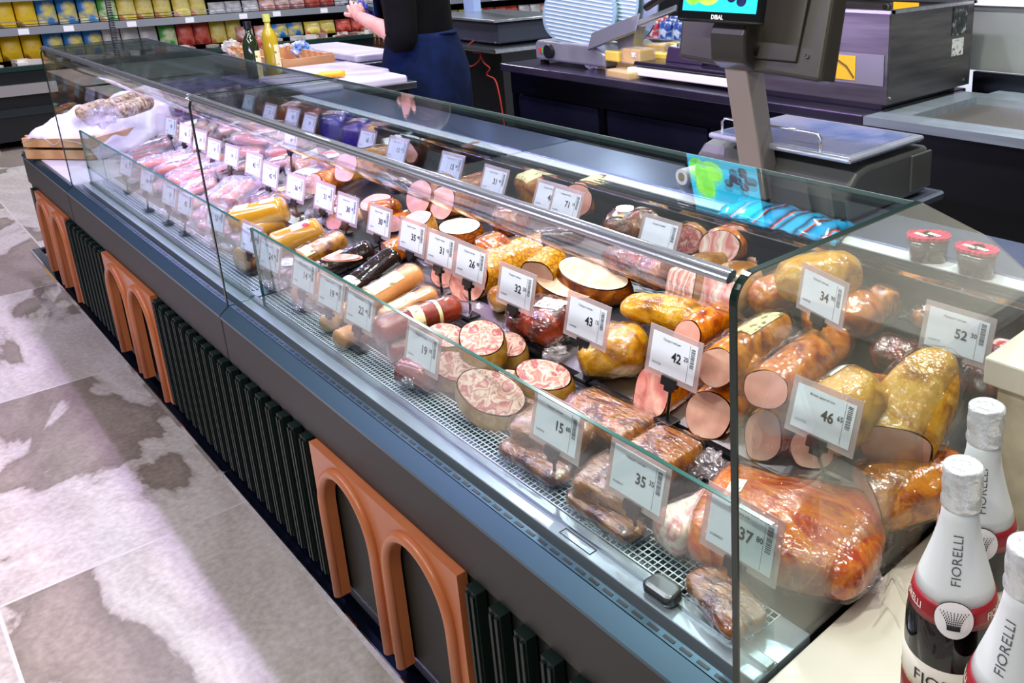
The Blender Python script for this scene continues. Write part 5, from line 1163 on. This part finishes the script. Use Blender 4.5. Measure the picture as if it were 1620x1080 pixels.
def row(y0, y1, z, seq, h, w, shelf, X=-8.82):
    y = y0; i = 0
    while y < y1:
        kind, n = seq[i % len(seq)]; desc = dict((a, c) for a, b, c in packs)[kind]
        for _ in range(n):
            if y > y1: break
            packet(kind, desc+' '+shelf, X+rr.uniform(-.02, .02), y, z, w, h+0*rr.uniform(-.01, .01), .07, kind+' packets '+shelf); y += w*1.04
        i += 1
row(.3, 2.6, .905, [('yellow', 8), ('blue', 3), ('greenp', 1), ('lime', 5), ('pinky', 3)], .22, .135, 'on the middle fridge shelf')
row(2.7, 4.4, .905, [('whitep', 3), ('pinky', 3), ('redp', 2)], .10, .14, 'on the middle fridge shelf, low ones')
row(4.4, 7.3, .905, [('whitep', 4), ('blue', 4), ('pinky', 2)], .18, .15, 'on the middle fridge shelf, far part')
row(.3, 2.9, .64, [('yellow', 8), ('blue', 3), ('whitep', 3), ('greenp', 1), ('redp', 2), ('lime', 2)], .20, .135, 'in the lower fridge row', -8.85)
row(2.9, 7.3, .64, [('pinky', 2), ('blue', 2), ('lime', 2), ('redp', 3), ('whitep', 2)], .13, .15, 'in the lower fridge row, far part', -8.8)
row(.3, 7.3, 1.165, [('blue', 4), ('whitep', 3), ('redp', 2)], .2, .15, 'on the top fridge shelf')
m = MB(); rr = random.Random(9)
for i in range(150):
    y = rr.uniform(.3, 7.3); x = rr.uniform(-8.72, -8.5); m.add(*(lambda b_: (b_.v, b_.f))(rotbox((x, y), .10, .07, .60+rr.uniform(0, .03), .64+rr.uniform(0, .03), rr.uniform(0, 3))))
o = obj('small_packets', m, mat('mixed_packets', ['7A2A20', 'D8D0C8', 'E8E0D8', '4A5A28', 'B06A50'], .35, 0, 'vor', 9, stops=[0, .3, .5, .7, .9])); tag(o, 'jumble of small packets along the front edge of the fridge well', 'packets'); o['kind'] = 'stuff'
# coiled black cord
m = MB(); q = onx(170, 0, -5.2); q2 = onx(192, 120, -5.2); pts = [q.lerp(q2, i/240)+V((0, .012*math.cos(i*.8), .012*math.sin(i*.8)*.4)) for i in range(-60, 241)]
m.tube(pts, .0035, 6); o = obj('coiled_cord', m, black, smooth=True); tag(o, 'black coiled cord hanging in front of the far fridge shelves', 'cord')

# ---- island with bottles and low fridge in the far background
t = thing('bottle_island', 'low dark display with rows of small gold topped bottles beside the blue glove', 'display', (-7.0, 3.9, 0))
isl = onz(560, 58, .55); isl.x = max(isl.x, -7.6); obj('base', bx(isl.x-.7, isl.x+.4, isl.y-.35, isl.y+.6, 0, .45), mat('island_brown', '2A1614', .4), t)
for i in range(24):
    x = isl.x-.55+.085*(i % 12); y = isl.y-.25+.13*(i//12); tt = thing('small_bottle', 'small brown bottle with a gold top in the far display', 'bottle', (x, y, .45), 'gold topped small bottles')
    m = MB(); m.lathe([(.028, 0), (.03, .12), (.012, .17), (.011, .2)], (x, y, .45), 12); obj('bottle_body', m, mat('brown_glass', '3A1E10', .1, coat=.8), tt, smooth=True); m = MB(); m.lathe([(.014, .18), (.013, .24), (.001, .242)], (x, y, .45), 10); obj('gold_top', m, mat('gold_top', 'C8A868', .3, .6), tt)
t = thing('low_fridge', 'low open fridge full of blue and white packets behind the slicer', 'refrigerator', (-7.2, 6.2, 0))
obj('base', bx(-8.3, -3.6, 5.7, 6.9, 0, .50), mat('fridge_pale', '8FA4B8', .35), t); obj('rim', bx(-8.3, -3.6, 5.66, 5.74, .50, .56), steel, t)
for k, c, l in (('bluew', ['2A4A9A', 'DCE4F0', '6A8AC8'], 'blue and white packet'), ('redw', ['C03A4A', 'E8E0E4', '3A3A8A'], 'red and white packet')): mat('packet_'+k, c, .35, 0, 'noise', 9, stops=[.42, .52, .65]); packs.append((k, c, l))
for j in range(3):
    for i in range(24):
        packet('bluew' if (i+j) % 3 else 'redw', ('blue and white packet' if (i+j) % 3 else 'red and white packet')+' standing in the low fridge behind the slicer', -8.2+.19*i, 5.95+.25*j, .50, .17, .20, .09, ('blue' if (i+j) % 3 else 'red')+' packets in the low fridge').rotation_euler = (0, 0, math.pi/2)
t = thing('glass_freezer', 'white chest freezer with a glass rail at the upper right corner', 'freezer', (-1.2, 4.4, 0))
obj('body', bx(-3.1, .6, 4.15, 5.0, 0, .98), mat('freezer_white', 'D8E0E8', .35), t); obj('rail', bx(-3.1, .6, 4.12, 4.15, .98, 1.03), steel, t)
for i in range(16):
    for j in range(2):
        packet('whitep' if (i+j) % 2 else 'bluew', ('white packet' if (i+j) % 2 else 'blue packet')+' in the chest freezer at the upper right', -2.9+.2*i, 4.3+.25*j, .981, .18, .12, .1, ('white' if (i+j) % 2 else 'blue')+' packets in the chest freezer').rotation_euler = (0, 0, math.pi/2)
# ================================================================== shop assistant
PB = V((-4.11, 2.19, 0)); fw = V((-.80, -.60, 0)).normalized(); lf = V((-fw.y, fw.x, 0))        # facing direction and her left
def PL(f, l, z): return PB+fw*f+lf*l+V((0, 0, z))
t = thing('person', 'shop assistant in black top and navy apron, holding a phone, one blue glove', 'person', PB)
skin = mat('skin', ['D69A86', 'E2AC98'], .5, 0, 'noise', 20, sub=.2); cloth = mat('black_top', ['030305', '07070A'], .9, spec=.15, kind='noise', scale=10, bump=.3, bscale=14); apron = mat('navy_apron', ['081430', '0E1E46'], .9, spec=.15, kind='noise', scale=8, bump=.3, bscale=12); glove = mat('blue_glove', ['3C44A8', '4A56C4'], .45, 0, 'noise', 20)
hair = mat('brown_hair', '2A1A12', .6)
def loft(rings, n=32, w=.0):
    m = MB(); vs = []
    for f, l, z, rf, rl in rings:
        for k in range(n):
            a = 2*math.pi*k/n; c_, s_ = math.cos(a), math.sin(a); k2 = 1+w*NZ.noise(V((c_*2.5, s_*2.5, z*3)))
            vs.append(PL(f+math.copysign(abs(c_)**.85, c_)*rf*k2, l+math.copysign(abs(s_)**.85, s_)*rl*k2, z))
    fs = [(j*n+i, j*n+(i+1) % n, (j+1)*n+(i+1) % n, (j+1)*n+i) for j in range(len(rings)-1) for i in range(n)]+[tuple(range(n-1, -1, -1)), tuple(range((len(rings)-1)*n, len(rings)*n))]
    return m.add(vs, fs)
def limb(pts, rs, n=14, sub=6):
    m = MB(); P = [V(p) for p in pts]; out = []; ro = []
    for i in range(len(P)-1):
        for k in range(sub):
            u = k/sub; a_, b_, c_, d_ = P[max(i-1, 0)], P[i], P[i+1], P[min(i+2, len(P)-1)]
            out.append(.5*((2*b_)+(c_-a_)*u+(2*a_-5*b_+4*c_-d_)*u*u+(3*b_-a_-3*c_+d_)*u**3)); uu = u*u*(3-2*u); ro.append(rs[i]+(rs[i+1]-rs[i])*uu)
    out.append(P[-1]); ro.append(rs[-1]*.6); m.tube(out, ro, n); return m
# body (skin): head, neck, torso core, arms, hands joined in one surface
m = MB()
def addm(x): m.add(x.v, x.f)
addm(loft([(0, 0, .95, .10, .13), (0, 0, 1.15, .10, .13), (0, 0, 1.35, .09, .15), (.01, 0, 1.42, .06, .08), (.02, 0, 1.46, .052, .055), (.03, 0, 1.52, .055, .055), (.045, 0, 1.54, .075, .062), (.05, 0, 1.57, .09, .07), (.05, 0, 1.63, .098, .077), (.045, 0, 1.69, .095, .075), (.04, 0, 1.73, .07, .055), (.04, 0, 1.75, .02, .02)]))
shL, elL, wrL = PL(0, .19, 1.36), PL(-.02, .27, 1.04), PL(.225, .19, 1.135)
shR, elR, wrR = PL(0, -.19, 1.36), PL(.03, -.26, 1.05), PL(.24, -.07, 1.10)
addm(limb([shL, elL.lerp(shL, .5), elL, elL.lerp(wrL, .35), elL.lerp(wrL, .7), wrL], [.05, .048, .044, .044, .034, .026]))
addm(limb([shR, elR.lerp(shR, .5), elR, elR.lerp(wrR, .35), elR.lerp(wrR, .7), wrR], [.05, .048, .044, .044, .034, .026]))
def hand(wr, d, up, side, curl, add, thumb_s):
    d = d.normalized(); up = (up-d*up.dot(d)).normalized(); sd = d.cross(up)
    add(limb([wr-d*.01, wr+d*.03, wr+d*.075], [.026, .030, .026], 12, 3)); add(limb([wr+d*.02+sd*.018, wr+d*.07+sd*.022], [.02, .017], 10, 3)); add(limb([wr+d*.02-sd*.018, wr+d*.07-sd*.022], [.02, .017], 10, 3))
    for i, L_ in enumerate((.070, .078, .072, .056)):
        o_ = wr+d*.075+sd*((i-1.5)*.019); c_ = curl[i]
        a1 = o_+(d*math.cos(c_)-up*math.sin(c_))*L_*.45; a2 = a1+(d*math.cos(c_*1.9)-up*math.sin(c_*1.9))*L_*.33; a3 = a2+(d*math.cos(c_*2.5)-up*math.sin(c_*2.5))*L_*.24
        add(limb([o_, a1, a2, a3], [.0095, .009, .008, .0065], 10, 3))
    o_ = wr+d*.025+sd*thumb_s*.028; add(limb([o_, o_+d*.025+sd*thumb_s*.022-up*.01, o_+d*.055+sd*thumb_s*.022-up*.022], [.013, .0105, .008], 10, 3))
dL = (PL(.33, .06, 1.24)-wrL)
hand(wrL, dL, V((0, 0, 1))+lf*.5, 1, (.35, .15, .3, .45), addm, -1)
# face features
for s_ in (-1, 1):
    addm(limb([PL(.05, s_*.078, 1.60), PL(.045, s_*.085, 1.63), PL(.04, s_*.08, 1.655)], [.012, .016, .010], 8, 3))
addm(limb([PL(.145, 0, 1.645), PL(.165, 0, 1.61), PL(.150, 0, 1.60)], [.009, .015, .008], 10, 3))
body = obj('body', m, skin, t, smooth=True)
for s_ in (-1, 1): 
    e = MB(); e.add(*(lambda b_: (b_.v, b_.f))(limb([PL(.138, s_*.033-.008, 1.638), PL(.143, s_*.033, 1.638), PL(.138, s_*.033+.008, 1.638)], [.006, .008, .006], 8, 2))); obj('eye', e, ink, body, smooth=True)
e = limb([PL(.135, -.024, 1.572), PL(.148, 0, 1.570), PL(.135, .024, 1.572)], [.004, .007, .004], 8, 3); obj('mouth', e, mat('lips', 'A85A54', .5), body, smooth=True)
obj('hair', loft([(-.055, 0, 1.50, .045, .06), (-.02, 0, 1.56, .09, .082), (.0, 0, 1.62, .105, .092), (.02, 0, 1.68, .115, .090), (.025, 0, 1.73, .10, .078), (.02, 0, 1.765, .06, .05), (.02, 0, 1.775, .01, .01)], w=.08), hair, body, smooth=True)
# gloved hand holding the phone
m2 = MB(); hand(wrR, (PL(.33, .03, 1.16)-wrR), V((0, 0, -1)), 1, (.5, .45, .5, .55), lambda q: m2.add(q.v, q.f), 1); m2.add(*(lambda b_: (b_.v, b_.f))(limb([wrR-(wrR-elR).normalized()*.05, wrR, wrR+(wrR-elR).normalized()*.02], [.033, .031, .03], 12, 3))); obj('glove', m2, glove, body, smooth=True)
# clothes
top = loft([(.0, 0, .90, .155, .20), (.0, 0, 1.0, .145, .185), (.01, 0, 1.12, .145, .18), (.02, 0, 1.25, .155, .19), (.0, 0, 1.36, .115, .20), (.0, 0, 1.41, .08, .14), (.01, 0, 1.435, .062, .075)], w=.05)
top.add(*(lambda b_: (b_.v, b_.f))(limb([shL-V((0, 0, -.01))-lf*.05, shL+lf*.02, elL.lerp(shL, .5), elL+V((0, 0, 0)), elL.lerp(wrL, .14)], [.075, .085, .078, .074, .062]))); top.add(*(lambda b_: (b_.v, b_.f))(limb([shR+lf*.05, shR-lf*.02, elR.lerp(shR, .5), elR, elR.lerp(wrR, .2)], [.075, .085, .078, .072, .06])))
obj('black_top', top, cloth, body, smooth=True)
sk = loft([(.01, 0, .30, .20, .25), (.01, 0, .50, .205, .255), (.01, 0, .70, .205, .255), (.0, 0, .85, .195, .245), (.0, 0, .95, .175, .222), (.0, 0, 1.02, .158, .198), (.0, 0, 1.045, .156, .195)], w=.05); obj('apron', sk, apron, body, smooth=True)
bib = MB(); bib.grid(lambda u, v: PL(.162+.012*math.sin(v*3), (u-.5)*.26, 1.03+.28*v), 8, 8); o = obj('apron_bib', bib, apron, body, smooth=True); sl = o.modifiers.new('s', 'SOLIDIFY'); sl.thickness = .004
m = MB(); m.tube([PL(.157*math.cos(a), .197*math.sin(a), 1.035+.004*math.sin(a*3)) for a in [2*math.pi*i/40 for i in range(40)]], .007, 6, closed=True); obj('apron_tie', m, apron, body, smooth=True)
for s_ in (-1, 1):
    obj('trouser_leg', limb([PL(0, s_*.10, .75), PL(.01, s_*.10, .45), PL(0, s_*.10, .09)], [.10, .075, .055]), cloth, body, smooth=True)
    obj('shoe', limb([PL(-.06, s_*.10, .045), PL(.03, s_*.10, .05), PL(.17, s_*.105, .035)], [.045, .046, .034], 12, 4), black, body, smooth=True)
m = MB(); cp = [(598, 90), (606, 102), (622, 112), (640, 122), (642, 130)]; hip = [PL(.15-.0*i, .10+.035*i, .90-.045*i) for i in range(5)]; m.tube([PL(.165, .12, .90), PL(.14, .16, .84), PL(.09, .215, .80), PL(.04, .245, .785), PL(.035, .25, .72)], .0022, 6); obj('cord', m, mat('grey_cord', '5A6070', .6), body)
obj('cord_tip', MB().tube([PL(.035, .258, .725), PL(.035, .262, .69)], .006, 8), mat('yellow_tip', 'C8C850', .4), body)
# phone in hand
pc = wrR+(PL(.33, .03, 1.16)-wrR).normalized()*.10+V((0, 0, .024)); Mp = frame(pc, lf*-1, fw*.97+V((0, 0, .25)))
ph = obj('phone', MB().box(-.038, .038, -.08, .08, -.004, .004, M=Mp), black, bevel=.003); tag(ph, 'black phone held in the blue gloved hand of the shop assistant', 'phone')
obj('phone_screen', MB().box(-.034, .034, -.074, .074, .0041, .0048, M=Mp), mat('phone_glass', '20344A', .1, emit=.1), ph)
